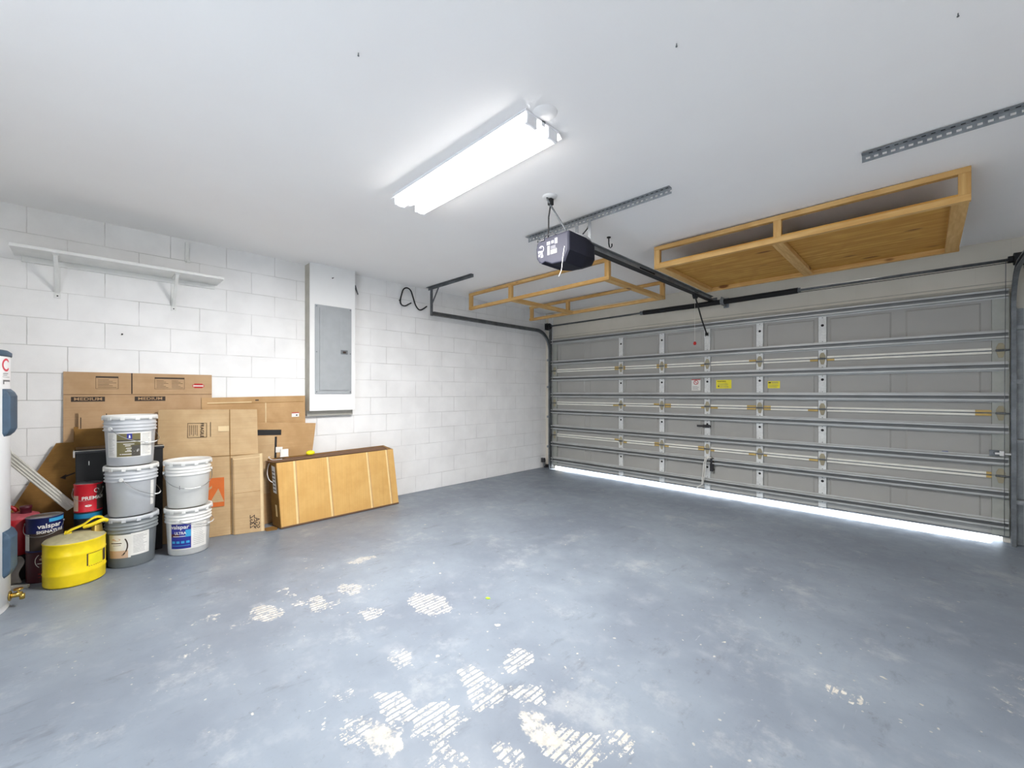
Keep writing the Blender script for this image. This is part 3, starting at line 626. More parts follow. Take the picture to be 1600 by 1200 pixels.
rack(.275, 2.435, [.275, 1.03, 2.383], [.285, .98, 2.383], [1.04, 2.36], 'open wooden ceiling rack with no deck, left of the opener rail', False)
rack(2.90, 4.82, [2.90, 3.83, 4.768], [2.90, 3.83, 4.768], [2.905, 3.81, 4.74], 'wooden ceiling rack with a plywood deck, right of the opener rail', True)

# ------------------------------------------------------------------ left wall fittings
t = thing('electrical_panel', (.14, 1.81, 1.26), 'grey metal breaker panel on the white chase', 'electrical panel')
x0 = .13
m = MB(); m.box(x0, x0+.012, 1.617, 2.004, 1.262, 2.196); m.build('cover', 'panel', t, bevel=.003)
m = MB(); m.box(x0+.012, x0+.022, 1.660, 1.972, 1.300, 2.165)
for y in (1.865, 1.885, 1.905, 1.925): m.box(x0+.022, x0+.0245, y, y+.006, 1.80+(.0 if y < 1.9 else .0), 2.12)
for y in (1.672, 1.690): m.box(x0+.022, x0+.0245, y, y+.006, 1.32+.4, 2.12)
m.build('door', 'panel', t, bevel=.002)
m = MB(); m.box(x0+.022, x0+.028, 1.880, 1.955, 1.690, 1.735); m.box(x0+.028, x0+.031, 1.90, 1.935, 1.70, 1.722, 1); lab(m.build('latch', ['galvd', 'ink'], t, bevel=.002), 'dark grey door latch')
for y in (1.632, 1.990):
    for z in (1.283, 1.70, 2.178): m = MB(); m.cyl((x0+.011, y, z), (x0+.0155, y, z), .006, 10); m.build('screw', 'galvd', t)
m = MB(); m.cyl((.125, 1.80, 2.50), (.133, 1.80, 2.50), .006, 10); m.tube([(.132, 1.80, 2.50), (.15, 1.806, 2.503)], .003, 6); tag(m.build('nail', 'rubber'), 'nail in the white chase above the breaker panel', 'nail')
m = MB(); m.tube([(.02, 2.072, ZC(0)-.002), (.02, 2.075, 2.55), (.02, 2.09, 2.48), (.02, 2.125, 2.42), (.015, 2.135, 2.40), (.02, 2.12, 2.44), (.02, 2.10, 2.50)], .006, 8); tag(m.build('cable', 'galvd'), 'dark cable end hanging beside the chase at the ceiling', 'cable')
# shelf
t = thing('wall_shelf', (.14, .2, 1.99), 'white wall shelf on two brackets, high on the block wall', 'shelf')
m = MB(); m.box(.002, .29, -.405, .80, 2.262, 2.284); m.build('board', 'whitep', t, bevel=.002)
m = MB(); m.box(.001, .02, -.37, .78, 2.222, 2.262); m.build('cleat', 'whitep', t, bevel=.002)
for y in (-.195, .487):
    m = MB(); w = .017
    m.box(.001, .006, y-w, y+w, 1.985, 2.262); m.box(.006, .25, y-w, y+w, 2.256, 2.262)
    # pressed diagonal web
    m.prism([(.006, 2.02), (.235, 2.256), (.215, 2.256), (.006, 2.045)], .022, 0, None, Matrix(((1, 0, 0, 0), (0, 0, 1, y-.011), (0, 1, 0, 0), (0, 0, 0, 1))))
    m.cyl((.005, y, 2.003), (.009, y, 2.003), .005, 10, 1)
    m.build('bracket', ['whitep', 'rubber'], t, bevel=.001)
m = MB(); m.box(.001, .018, .565, .592, 2.43, 2.60); m.box(.001, .024, .572, .60, 2.425, 2.45); tag(m.build('conduit_stub', 'whitep', bevel=.003), 'short painted stub of strip at the ceiling above the shelf', 'conduit')
# black double hook
m = MB(); HP = [(.03, 2.885, 2.405), (.055, 2.83, 2.375), (.06, 2.79, 2.352), (.05, 2.755, 2.352), (.04, 2.735, 2.375), (.03, 2.735, 2.42), (.03, 2.755, 2.50), (.03, 2.775, 2.555), (.03, 2.81, 2.582), (.03, 2.85, 2.582), (.03, 2.885, 2.555), (.03, 2.915, 2.48), (.03, 2.95, 2.39), (.04, 2.985, 2.34), (.05, 3.01, 2.332), (.055, 3.04, 2.345), (.06, 3.10, 2.39)]
def smooth(P, n=4):
    out = []; P = [Vector(p) for p in P]
    for i in range(len(P)-1):
        a, b, c, d = P[max(i-1, 0)], P[i], P[i+1], P[min(i+2, len(P)-1)]
        for k in range(n):
            t = k/n; out.append(.5*((2*b)+(c-a)*t+(2*a-5*b+4*c-d)*t*t+(3*b-a-3*c+d)*t**3))
    return out+[P[-1]]
SH = [(x, y-.065, z) for x, y, z in HP]
m.tube(smooth(SH), .0085, 8); m.cyl((0, 2.67+.0, 2.42), (.03, 2.67, 2.42), .006, 8); tag(m.build('wall_hook', 'rubber'), 'bent black coated hook high on the block wall', 'hook')
# loose screws and plugs in the block wall
for (y, z, l) in [(.16, 1.75, 'black screw in the block wall under the shelf'), ]:
    m = MB(); m.cyl((0, y, z), (.012, y, z), .006, 10); tag(m.build('wall_screw', 'rubber'), l, 'screw')

# photo eyes near the floor
for (x, s, l) in ((.052, 1, 'black safety sensor low at the far left corner of the garage door'), (5.325, -1, 'black safety sensor low at the right end of the garage door')):
    t = thing('door_sensor', (x, 5.36, .0), l, 'sensor', 'door safety sensors')
    m = MB(); m.box(x-.035, x+.035, 5.33, 5.37, .10, .17); m.cyl((x+s*.035, 5.35, .135), (x+s*.045, 5.35, .135), .016, 14); m.build('sensor_head', 'black', t, bevel=.005)
    m = MB(); m.box(x-.015, x+.015, 5.37, 5.374, .02, .15); m.box(x-.015, x+.015, 5.37, YF-.001, .02, .024); m.box(x-.03, x+.02, 5.40, YF-.001, .0, .05, 1); m.build('sensor_bracket', ['galvd', 'black'], t, bevel=.002)

# ------------------------------------------------------------------ water heater
hc = (.770, -.634); HR = .282
t = thing('water_heater', (hc[0], hc[1], 0), 'tall white water heater with blue-grey covers at the left edge', 'water heater')
m = MB(); m.lathe([(HR-.012, .0), (HR-.004, .012), (HR-.012, .045), (HR, .05), (HR, 1.488)], hc[0], hc[1], 80); m.build('tank', 'heater', t)
m = MB(); m.lathe([(HR+.003, 1.486), (HR+.006, 1.49), (HR+.006, 1.510), (HR-.01, 1.524), (.0, 1.530)], hc[0], hc[1], 80); lab(m.build('top_cap', 'hblue', t), 'blue-grey top cap')
az = math.atan2(0-hc[1], 4.635-hc[0])   # toward the camera
def cyl_fn(cx, cy, rf, a_c, off=.0008):
    return lambda u, v: Vector((cx+(rf(v)+off)*math.cos(a_c+u/rf(v)), cy+(rf(v)+off)*math.sin(a_c+u/rf(v)), v))
hf = cyl_fn(hc[0], hc[1], lambda v: HR, az+1.15)
m = MB()
for (z0, z1) in ((1.02, 1.30), (.20, .475)):
    m = MB(); N = 14; b = len(m.v)
    prof = [(0, 0), (.018, .012), (.026, .03)]
    a0, a1 = az+1.02, az+1.75
    for k, (off, zz) in enumerate([(0, z0), (.018, z0+.02), (.028, z0+.045), (.028, z1-.045), (.018, z1-.02), (0, z1)]):
        for i in range(N+1):
            e = 1 if 0 < i < N else 0; a = a0+(a1-a0)*i/N; r = HR-.002+(off if e else 0); m.v.append((hc[0]+r*math.cos(a), hc[1]+r*math.sin(a), zz))
    for k in range(5):
        for i in range(N): j = b+k*(N+1)+i; m.f.append([j, j+1, j+N+2, j+N+1]); m.mi.append(0); m.sm.append(False)
    lab(m.build('element_cover', 'hblue', t, bevel=.004), 'blue-grey access cover')
m = MB(); fr = lambda u, v: hf(u, v)
def ringc(mb, cu, cv, r0, r1, a0, a1, mi, seg=20):
    for i in range(seg):
        p, q = a0+(a1-a0)*i/seg, a0+(a1-a0)*(i+1)/seg
        mb.add([hf(cu+r*math.cos(a), cv+r*math.sin(a)) for r, a in ((r0, p), (r1, p), (r1, q), (r0, q))], [(0, 1, 2, 3)], mi)
ringc(m, .0, 1.437, .026, .038, .6, 5.7, 0); rect(m, hf, -.03, .02, 1.385, 1.389, 1, 4); rect(m, hf, -.03, .01, 1.376, 1.379, 1, 4); rect(m, hf, -.035, .04, 1.366, 1.368, 1, 4); rect(m, hf, -.03, .05, 1.340, 1.350, 1, 4); rect(m, hf, -.03, -.02, 1.325, 1.350, 1)
lab(m.build('logo_print', ['pink', 'graphite'], t), 'round red maker mark and grey lettering')
m = MB(); a = az+1.30; d = Vector((math.cos(a), math.sin(a), 0)); p = Vector((hc[0], hc[1], .075))
m.cyl(p+d*(HR-.01), p+d*(HR+.05), .014, 14); m.cyl(p+d*(HR+.0), p+d*(HR+.006), .028, 18); m.cyl(p+d*(HR+.05), p+d*(HR+.05)+Vector((0, 0, -.03)), .012, 12); m.cyl(p+d*(HR+.035)+Vector((0, 0, .0)), p+d*(HR+.035)+Vector((0, 0, .03)), .006, 10); m.cyl(p+d*(HR+.035)+Vector((0, 0, .028)), p+d*(HR+.035)+Vector((0, 0, .036)), .02, 14)
lab(m.build('drain_valve', 'brass', t), 'brass drain valve')

# ------------------------------------------------------------------ buckets
def bucket(cx, cy, z0, label, body, lid, group, handle_a=None, handle_drop=.10, rings=3, liquid=None):
    H = .372; t = thing('bucket', (cx, cy, z0), label, 'bucket', group)
    rf = lambda z: .130+.016*min(max((z-z0)/.33, 0), 1)
    prof = [(.0, z0+.001), (.124, z0+.001), (.130, z0+.006), (rf(z0+.25), z0+.25)]
    z = z0+.255
    for i in range(rings):
        prof += [(.146, z), (.1525, z+.003), (.1525, z+.007), (.146, z+.010), (.146, z+.022)]; z += .024
    prof += [(.147, z0+.348)]
    m = MB(); m.lathe(prof, cx, cy, 72); m.build('pail', body, t)
    m = MB(); zl = z0+.340
    m.lathe([(.148, zl), (.157, zl), (.158, zl+.020), (.154, zl+.028), (.146, zl+.029), (.138, zl+.022), (.135, zl+.016), (.08, zl+.016), (.0, zl+.0165)], cx, cy, 72)
    for i in range(12):
        a = i*PI/6+.2; M4 = Matrix.Translation((cx, cy, 0)) @ Matrix.Rotation(a, 4, 'Z'); m.box(.155, .1595, -.012, .012, zl-.004, zl+.018, 0, M4)
    m.build('lid', lid, t)
    if handle_a is not None:
        m = MB(); za = z0+.275; P = []
        for i in range(21):
            u = -1+2*i/20; a = handle_a+u*PI/2; r = .154+.012*(1-u*u); P.append((cx+r*math.cos(a), cy+r*math.sin(a), za-handle_drop*(1-abs(u)**2.0)))
        m.tube(P, .0024, 6); g = len(P)//2
        for s in (-1, 1):
            a = handle_a+s*PI/2; m.cyl((cx+.148*math.cos(a), cy+.148*math.sin(a), za), (cx+.160*math.cos(a), cy+.160*math.sin(a), za), .012, 12, 1)
        m.tube([P[g-2], P[g-1], P[g], P[g+1], P[g+2]], .0045, 8, 1)
        m.build('wire_handle', ['wire', 'white'], t)
    return t, cyl_fn(cx, cy, rf, math.atan2(-cy, 4.635-cx))
LX, LY, RX, RY = .385, .200, .402, .540
H1 = .370
b, fn = bucket(LX, LY, 0, 'dark grey bucket with a tan and white paint label, lowest of three', 'bd', 'bg', 'paint buckets', None)
m = MB(); z = .0
rect(m, fn, -.142, -.005, .075, .245, 0, 10); rect(m, fn, -.005, .105, .085, .250, 1, 8)
f2 = lambda u, v: fn(u, v)+Vector((.0006, 0, 0))
rect(m, f2, -.142, -.02, .075, .130, 2, 8)
for i in range(16):
    a0, a1 = -.9+1.5*i/16, -.9+1.5*(i+1)/16; m.add([f2(-.105+r*math.cos(a), .165+r*1.1*math.sin(a)) for r, a in ((.078, a0), (.086, a0), (.086, a1), (.078, a1))], [(0, 1, 2, 3)], 3)
rect(m, f2, -.125, -.055, .182, .188, 3, 4); rect(m, f2, -.11, -.06, .168, .171, 3, 4); ell = [f2(-.09+.028*math.cos(a), .212+.010*math.sin(a)) for a in [2*PI*i/20 for i in range(20)]]; m.add(ell, [tuple(range(20))], 2)
lines(m, f2, .008, .09, .10, .235, 12, .0022, 4, 8, 4)
lab(m.build('paper_label', ['paper', 'paper', 'tan', 'ink', 'graphite'], b), 'tan and white paint label with a dark arc')
b, fn = bucket(LX+.002, LY+.0, H1, 'pale grey bucket without a front label, middle of three', 'bg', 'bw', 'paint buckets', 1.15, .14)
m = MB(); rect(m, fn, .118, .150, H1+.06, H1+.245, 0, 4); m.build('paper_label', 'paper', b)
b, fn = bucket(LX-.004, LY-.006, 2*H1, 'grey-white bucket with an olive picture label, topmost of three', 'bg', 'bw', 'paint buckets', .75, .11)
m = MB(); z = 2*H1; f2 = lambda u, v: fn(u, v)+Vector((.0006, 0, 0))
rect(m, fn, -.145, .135, z+.065, z+.245, 0, 18); rect(m, f2, -.078, .055, z+.070, z+.238, 1, 10); f3 = lambda u, v: fn(u, v)+Vector((.0012, 0, 0))
rect(m, f3, -.078, .055, z+.176, z+.180, 0, 10); rect(m, f3, .005, .055, z+.070, z+.150, 6, 6); rect(m, f3, -.020, .008, z+.196, z+.238, 2, 3); rect(m, f3, -.078, .055, z+.182, z+.192, 5, 10)
m.add([f3(-.011+.0, z+.205)+Vector((.0005, 0, 0)), f3(-.0, z+.205)+Vector((.0005, 0, 0)), f3(-.003, z+.226)+Vector((.0005, 0, 0)), f3(-.009, z+.226)+Vector((.0005, 0, 0))], [(0, 1, 2, 3)], 0)
for (a0, a1, v) in [(-.04, .02, .158), (-.03, .0, .146), (-.025, .005, .128), (-.03, .035, .105), (-.06, .05, .085), (-.02, .0, .115)]: rect(m, f3, a0, a1, z+v, z+v+.005, 0, 4)
for (a, v, c) in [(.03, .10, 3), (.04, .105, 3)]: rect(m, f3, a, a+.008, z+v, z+v+.018, 0)
lines(m, f2, -.135, -.09, z+.08, z+.235, 13, .002, 4, 9, 3); lines(m, f2, .065, .125, z+.08, z+.235, 15, .002, 4, 10, 4)
m.build('paper_label', ['paper', 'olive', 'blue', 'ink', 'graphite', 'charcoal', 'charcoal'], b)
b, fn = bucket(RX, RY, 0, 'white bucket with a blue paint label, lower of two', 'bw', 'bw', 'paint buckets', 1.0, .05)
m = MB(); f2 = lambda u, v: fn(u, v)+Vector((.0007, 0, 0)); f3 = lambda u, v: fn(u, v)+Vector((.0014, 0, 0))
rect(m, fn, -.142, .130, .050, .262, 0, 18); rect(m, f2, -.120, .015, .058, .255, 1, 10); rect(m, f3, -.02, .015, .150, .205, 2, 3); rect(m, f3, -.12, -.06, .150, .175, 3, 4)
text_mb(m, 'valspar', .044, lambda a, c: f3(-.058+a, .228+c), 0, .0008); text_mb(m, 'ULTRA', .030, lambda a, c: fn(-.055+a, .180+c)+Vector((.002, 0, 0)), 0, .0008, .85)
rect(m, lambda u, v: fn(u, v)+Vector((.002, 0, 0)), -.105, -.02, .153, .158, 0, 4)
for i in range(4): rect(m, f3, -.112+i*.032, -.112+i*.032+.022, .100, .118, 4, 2)
rect(m, f3, -.112, .008, .080, .084, 4, 6)
lines(m, f2, .030, .120, .07, .245, 12, .002, 5, 12, 4)
m.build('paper_label', ['paper', 'blue', 'sky', 'maroon', 'sky', 'graphite'], b)
b, fn = bucket(RX-.003, RY-.003, H1, 'plain white bucket with a wire handle, upper of two', 'bw', 'bw', 'paint buckets', .05, .12)
m = MB(); rect(m, fn, -.055, -.052, H1+.15, H1+.18, 0); lab(m.build('smudge', 'ink', b), 'short dark mark')

# ------------------------------------------------------------------ paint cans
def can(cx, cy, z0, r, h, label, body, lid='tinc', handle=True, group='paint cans', open_=False):
    t = thing('paint_can', (cx, cy, z0), label, 'paint can', group)
    m = MB(); m.lathe([(.0, z0+.002), (r-.004, z0+.002), (r+.001, z0), (r+.001, z0+.004), (r, z0+.006), (r, z0+h-.008), (r+.002, z0+h-.006), (r+.002, z0+h-.001), (r-.002, z0+h)], cx, cy, 56); m.build('tin', body, t)
    m = MB(); m.lathe([(r-.001, z0+h), (r-.006, z0+h+.001), (r-.008, z0+h-.006), (r-.016, z0+h-.006), (r-.018, z0+h-.001), (0, z0+h-.002)], cx, cy, 56); m.build('lid', lid, t)
    a = math.atan2(-cy, 4.635-cx)
    if handle:
        m = MB(); za = z0+h*.80; P = []
        for i in range(17):
            u = -1+2*i/16; b = a-.25+u*PI/2; rr = r+.004+.012*(1-u*u); P.append((cx+rr*math.cos(b), cy+rr*math.sin(b), za-.075*(1-u*u)))
        m.tube(P, .0017, 6)
        for s in (-1, 1): b = a-.25+s*PI/2; m.cyl((cx+(r-.001)*math.cos(b), cy+(r-.001)*math.sin(b), za), (cx+(r+.007)*math.cos(b), cy+(r+.007)*math.sin(b), za), .007, 10)
        m.build('wire_handle', 'wire', t)
    return t, cyl_fn(cx, cy, lambda v: r, a)
c1 = (.335, -.240)
t, fn = can(c1[0], c1[1], 0, .086, .205, 'maroon paint can on the floor, supporting the navy one', 'maroon', 'tinc', False)
m = MB(); f2 = lambda u, v: fn(u, v)+Vector((.0006, 0, 0)); m.add([f2(.0+.026*math.cos(a), .155+.011*math.sin(a)) for a in [2*PI*i/18 for i in range(18)]], [tuple(range(18))], 0)
rect(m, fn, -.035, .03, .125, .130, 1, 4)
for i in range(12): a0, a1 = 2.3+1.7*i/12, 2.3+1.7*(i+1)/12; m.add([fn(.01+r*math.cos(a), .145+r*math.sin(a)) for r, a in ((.053, a0), (.057, a0), (.057, a1), (.053, a1))], [(0, 1, 2, 3)], 1)
rect(m, fn, -.03, .06, .055, .060, 2, 4); rect(m, fn, -.03, .05, .035, .038, 2, 4); m.build('paper_label', ['tan', 'paper', 'redk'], t)
t, fn = can(c1[0], c1[1], .206, .088, .225, 'navy and black paint can with a blue band, on the maroon can', 'navy')
m = MB(); f2 = lambda u, v: fn(u, v)+Vector((.0006, 0, 0)); f3 = lambda u, v: fn(u, v)+Vector((.0012, 0, 0)); z = .206
rect(m, fn, -.088, .12, z+.01, z+.125, 0, 12); rect(m, fn, -.12, -.078, z+.012, z+.120, 1, 5); rect(m, fn, .02, .12, z+.192, z+.215, 2, 6)
text_mb(m, 'valspar', .042, lambda a, c: f2(.025+a, z+.168+c), 1, .0008); text_mb(m, 'SIGNATURE', .026, lambda a, c: f2(.030+a, z+.130+c), 1, .0008)
m.build('paper_label', ['ink', 'paper', 'sky'], t)
c2 = (.302, -.030)
t, fn = can(c2[0], c2[1], 0, .074, .205, 'lowest paint can of the stack under the red one', 'black', 'tinc', False)
t, fn = can(c2[0], c2[1], .206, .074, .212, 'teal-banded paint can directly under the red can', 'black', 'tinc', False)
m = MB(); rect(m, fn, -.10, .10, .375, .408, 0, 12); m.build('paper_label', ['teal'], t)
t, fn = can(c2[0], c2[1], .419, .074, .200, 'red and black paint can standing topmost of its stack', 'redl')
m = MB(); z = .419; f2 = lambda u, v: fn(u, v)+Vector((.0006, 0, 0))
rect(m, fn, .045, .11, z+.01, z+.19, 0, 6); rect(m, fn, -.112, -.055, z+.01, z+.12, 1, 6); rect(m, f2, .045, .11, z+.12, z+.19, 0, 6)
text_mb(m, 'PREMIUM', .034, lambda a, c: f2(.035+a, z+.098+c), 2, .0008); ell = [f2(.0+.018*math.cos(a), z+.045+.007*math.sin(a)) for a in [2*PI*i/16 for i in range(16)]]; m.add(ell, [tuple(range(16))], 2)
for i in range(14): a0, a1 = 0+5*i/14, 5*(i+1)/14; m.add([f2(.045+r*math.cos(a), z+.15+r*math.sin(a)) for r, a in ((.012, a0), (.016, a0), (.016, a1), (.012, a1))], [(0, 1, 2, 3)], 2)
m.build('paper_label', ['ink', 'tan', 'paper'], t)
# tall black bin behind
t = thing('storage_bin', (.165, .15, 0), 'tall black plastic bin with a pale rim, behind the stack of three buckets', 'bin')
def rbox(m, x0, x1, y0, y1, z0, z1, tp=0, mi=0): m.hexa([(x0+tp, y0+tp, z0), (x1-tp, y0+tp, z0), (x1-tp, y1-tp, z0), (x0+tp, y1-tp, z0)], [(x0, y0, z1), (x1, y0, z1), (x1, y1, z1), (x0, y1, z1)], mi)
m = MB(); rbox(m, .118, .214, -.098, .398, .002, .835, .004); m.build('body', 'rubber', t, bevel=.006)
m = MB(); rbox(m, .112, .220, -.106, .404, .822, .846); m.build('rim', 'black', t, bevel=.004)
m = MB(); m.box(.2201, .2225, -.106, .404, .842, .8465); m.box(.2201, .2235, -.109, -.100, .80, .8465); m.box(.114, .2225, -.1085, -.106, .80, .8465); lab(m.build('rim_edge', 'foam', t), 'pale rim edge')
m = MB(); m.box(.2142, .2150, -.030, -.025, .735, .765); lab(m.build('mark', 'paper', t), 'small white mark')

# ------------------------------------------------------------------ yellow safety can
yc_ = (.528, -.092); YR = .150
t = thing('fuel_can', (yc_[0], yc_[1], 0), 'round yellow metal safety can with a dusty top', 'fuel can')
prof = [(.0, .002), (YR-.010, .002), (YR-.002, .008), (YR, .016)]
for z in (.085, .205): prof += [(YR, z-.008), (YR+.0035, z), (YR, z+.008)]
prof += [(YR, .278), (YR+.003, .283), (YR, .289)]
m = MB(); m.lathe(prof, yc_[0], yc_[1], 80); m.build('body', 'yellow', t)
m = MB(); m.lathe([(YR, .289), (YR-.010, .299), (YR-.05, .312), (YR-.09, .320), (.035, .325), (.0, .326)], yc_[0], yc_[1], 80); lab(m.build('top', 'dust', t), 'dusty yellow-grey domed top')
az2 = math.atan2(-yc_[1], 4.635-yc_[0]); fy_ = cyl_fn(yc_[0], yc_[1], lambda v: YR, az2)
m = MB()
for (a0, a1, b0, b1) in [(.055, .062, .118, .20), (.062, .152, .196, .201), (.16, .19, .118, .20)]: rect(m, fy_, a0, a1, b0, b1, 0, 8)
for i in range(7): rect(m, fy_, .064+i*.013, .072+i*.013, .112, .115, 0, 2)
rect(m, fy_, .068, .15, .120, .192, 1, 8); lab(m.build('label_outline', ['ink', 'sticky'], t), 'label area outlined in black')
m = MB(); sx, sy = yc_[0]-.02, yc_[1]+.105
m.lathe([(.034, .300), (.030, .318), (.026, .350), (.024, .356), (.0, .358)], sx, sy, 24); m.build('spout', 'brass', t)
m = MB()
P = smooth([(sx+.03, sy-.145, .327), (sx+.028, sy-.125, .342), (sx+.024, sy-.07, .362), (sx+.02, sy-.03, .392), (sx+.01, sy-.0, .402), (sx+.0, sy+.03, .390), (sx-.004, sy+.045, .362)])
for i in range(len(P)-1):
    a, b_ = P[i], P[i+1]; w = .017
    m.hexa([(a.x-w, a.y, a.z), (a.x+w, a.y, a.z), (b_.x+w, b_.y, b_.z), (b_.x-w, b_.y, b_.z)], [(a.x-w, a.y, a.z+.011), (a.x+w, a.y, a.z+.011), (b_.x+w, b_.y, b_.z+.011), (b_.x-w, b_.y, b_.z+.011)])
P = smooth([(sx+.02, sy-.065, .352), (sx+.03, sy-.03, .360), (sx+.035, sy+.005, .375), (sx+.03, sy+.035, .384), (sx+.02, sy+.052, .372)])
m.tube(P, .013, 8); m.box(sx-.02, sx+.034, sy-.155, sy-.12, .318, .336)
m.build('handle', 'yellowp', t, bevel=.003)

# ------------------------------------------------------------------ red gas can on a dark box, grey cloth
t = thing('dark_box', (.18, -.385, 0), 'low dark box on the floor under the red fuel can', 'box')
m = MB(); m.box(.08, .27, -.50, -.31, 0, .165); m.build('body', 'crt', t, bevel=.004)
m = MB(); m.box(.077, .273, -.503, -.307, .150, .172); m.build('lid', 'crt', t, bevel=.003)
g = (.185, -.375)
t = thing('fuel_can', (g[0], g[1], .173), 'dusty red fuel can on the dark box beside the water heater', 'fuel can')
m = MB(); m.lathe([(.0, .174), (.104, .174), (.110, .180), (.111, .29), (.114, .30), (.112, .31), (.111, .40), (.107, .415)], g[0], g[1], 56, sy=1.0); m.build('body', 'red', t)
m = MB(); m.lathe([(.107, .415), (.100, .428), (.07, .440), (.0, .443)], g[0], g[1], 56); lab(m.build('top', 'reddust', t), 'dusty top')
m = MB(); m.lathe([(.028, .438), (.026, .47), (.030, .472), (.030, .49), (.0, .492)], g[0]+.02, g[1]+.04, 20); m.build('cap', 'maroon', t)
m = MB(); m.tube(smooth([(g[0], g[1]-.10, .43), (g[0], g[1]-.08, .475), (g[0]+.0, g[1]-.03, .49), (g[0]+.0, g[1]+.0, .455)]), .012, 8); m.build('handle', 'red', t)
# crumpled cloth
m = MB(); N = 16; R_ = random.Random(4); b = 0; rows = 10
for j in range(rows+1):
    for i in range(N+1):
        u, v = i/N, j/rows; x = .292+.05*v*v+.012*math.sin(u*19+v*3)+R_.uniform(-.003, .003); y = -.50+.155*u+.012*math.sin(v*7); z = .165*(1-v)**.9*(.8+.2*math.cos(u*7))+.004
        m.v.append((x, y, z))
for j in range(rows):
    for i in range(N): k = j*(N+1)+i; m.f.append([k, k+1, k+N+2, k+N+1]); m.mi.append(0); m.sm.append(True)
o = m.build('rag', 'cloth'); s = o.modifiers.new('s', 'SOLIDIFY'); s.thickness = .004; s2 = o.modifiers.new('ss', 'SUBSURF'); s2.levels = 1; s2.render_levels = 1
tag(o, 'crumpled grey cloth hanging on the floor behind the water heater', 'cloth')
m = MB(); m.prism([(0, 0), (.16, -.02), (.165, -.002), (.02, .03)], .02, 0, None, Matrix.Translation((.40, -.45, .0)) @ Matrix.Rotation(1.2, 4, 'Z')); tag(m.build('wood_wedge', 'foam', bevel=.002), 'pale wedge-shaped offcut on the floor next to the drain valve', 'offcut')

# ------------------------------------------------------------------ leaning trim plank
a, b_ = Vector((.215, -.115, .435)), Vector((.16, -.80, 1.365)); d = (b_-a).normalized(); n1 = Vector((1, 0, .03)).normalized(); w = d.cross(n1).normalized(); n1 = w.cross(d)
FM = Matrix((w, n1, d)).transposed().to_4x4(); FM.translation = a
m = MB(); LL = (b_-a).length; m.box(-.030, .030, -.006, .006, 0, LL, 0, FM)
for q in (-.026, -.012, .004, .020): m.box(q, q+.006, .006, .011, 0, LL, 0, FM)
tag(m.build('trim_plank', 'foam', bevel=.001), 'pale grooved trim plank leaning diagonally behind the paint cans', 'plank')

# ------------------------------------------------------------------ cardboard
def sheet(name, p00, p10, p11, p01, th, label, cat, mat, group='flattened cardboard boxes', edge='cardE', top_thing=True):
    # corners: bottom-left, bottom-right, top-right, top-left seen from the room; returns thing, and a mapper (u along bottom, v up) in metres
    P = [Vector(p) for p in (p00, p10, p11, p01)]; n = (P[1]-P[0]).cross(P[3]-P[0]).normalized()
    t = thing(name, tuple((P[0]+P[1])/2), label, cat, group)
    m = MB(); m.add([p for p in P]+[p-n*th for p in P], [(0, 1, 2, 3)], 0); m.add([p for p in P]+[p-n*th for p in P], [(7, 6, 5, 4)], 0)
    m.add([p for p in P]+[p-n*th for p in P], [(0, 4, 5, 1), (1, 5, 6, 2), (2, 6, 7, 3), (3, 7, 4, 0)], 1)
    o = m.build('sheet', [mat, edge], t)
    Wd, Ht = (P[1]-P[0]).length, (P[3]-P[0]).length
    def fn(u, v, off=.0012):   # u, v in 0..1
        q = P[0].lerp(P[1], u).lerp(P[3].lerp(P[2], u), v); return q+n*off
    return t, fn, Wd, Ht, n
def frect(m, fn, u0, u1, v0, v1, mi=0, off=.0012): m.add([fn(u0, v0, off), fn(u1, v0, off), fn(u1, v1, off), fn(u0, v1, off)], [(0, 1, 2, 3)], mi)
# A  flattened moving boxes
def moving(y0, y1, lbl, cols):
    return sheet('flattened_box', (.040, y0, .002), (.040, y1, .002), (.016, y1, 1.435), (.016, y0, 1.435), .008, lbl, 'cardboard box', 'cardA')
t, fn, Wd, Ht, n = moving(-.165, .757, 'flattened moving box printed MEDIUM twice, leaning on the block wall', 1)
zf = lambda z: z/1.435; yf_ = lambda y: (y+.165)/.922
m = MB(); frect(m, fn, yf_(.214), yf_(.222), zf(1.265), 1.0, 0)
frect(m, fn, 0, 1, zf(1.258), zf(1.262), 1, .0008); lab(m.build('crease_line', ['ink', 'cardI'], t), 'dark slot between two flaps')
m = MB()
for (ya, yb) in ((-.125, .060), (.235, .430)):
    frect(m, fn, yf_(ya), yf_(yb), zf(1.205), zf(1.243), 0)
    c = (ya+yb)/2; text_mb(m, 'MEDIUM', .031, lambda a, q, c=c: fn(yf_(c+a), zf(1.2245+q), .002), 1, .0004, 1.35); lab(m.build('word_print', ['ink', 'cardA'], t), 'dark bar with pale lettering'); m = MB()
for (ya, yb, k) in ((.008, .138, 1), (.360, .560, 2)):
    for (u0, u1, v0, v1) in ((ya, yb, 1.392, 1.405), (ya, ya+.002, 1.305, 1.405), (yb-.002, yb, 1.305, 1.405), (ya, yb, 1.305, 1.307)): frect(m, fn, yf_(u0), yf_(u1), zf(v0), zf(v1), 0)
    cols = [(ya+.012, yb-.012)] if k == 1 else [(ya+.012, (ya+yb)/2-.01), ((ya+yb)/2+.012, yb-.012)]
    for (q0, q1) in cols:
        for i in range(6):
            z = 1.376-i*.012; frect(m, fn, yf_(q0), yf_(q0+(q1-q0)*(.6+.4*((i*7) % 3)/2)), zf(z), zf(z+.0028), 0)
    lab(m.build('checklist_print', ['ink', 'cardA'], t), 'small printed checklist'); m = MB()
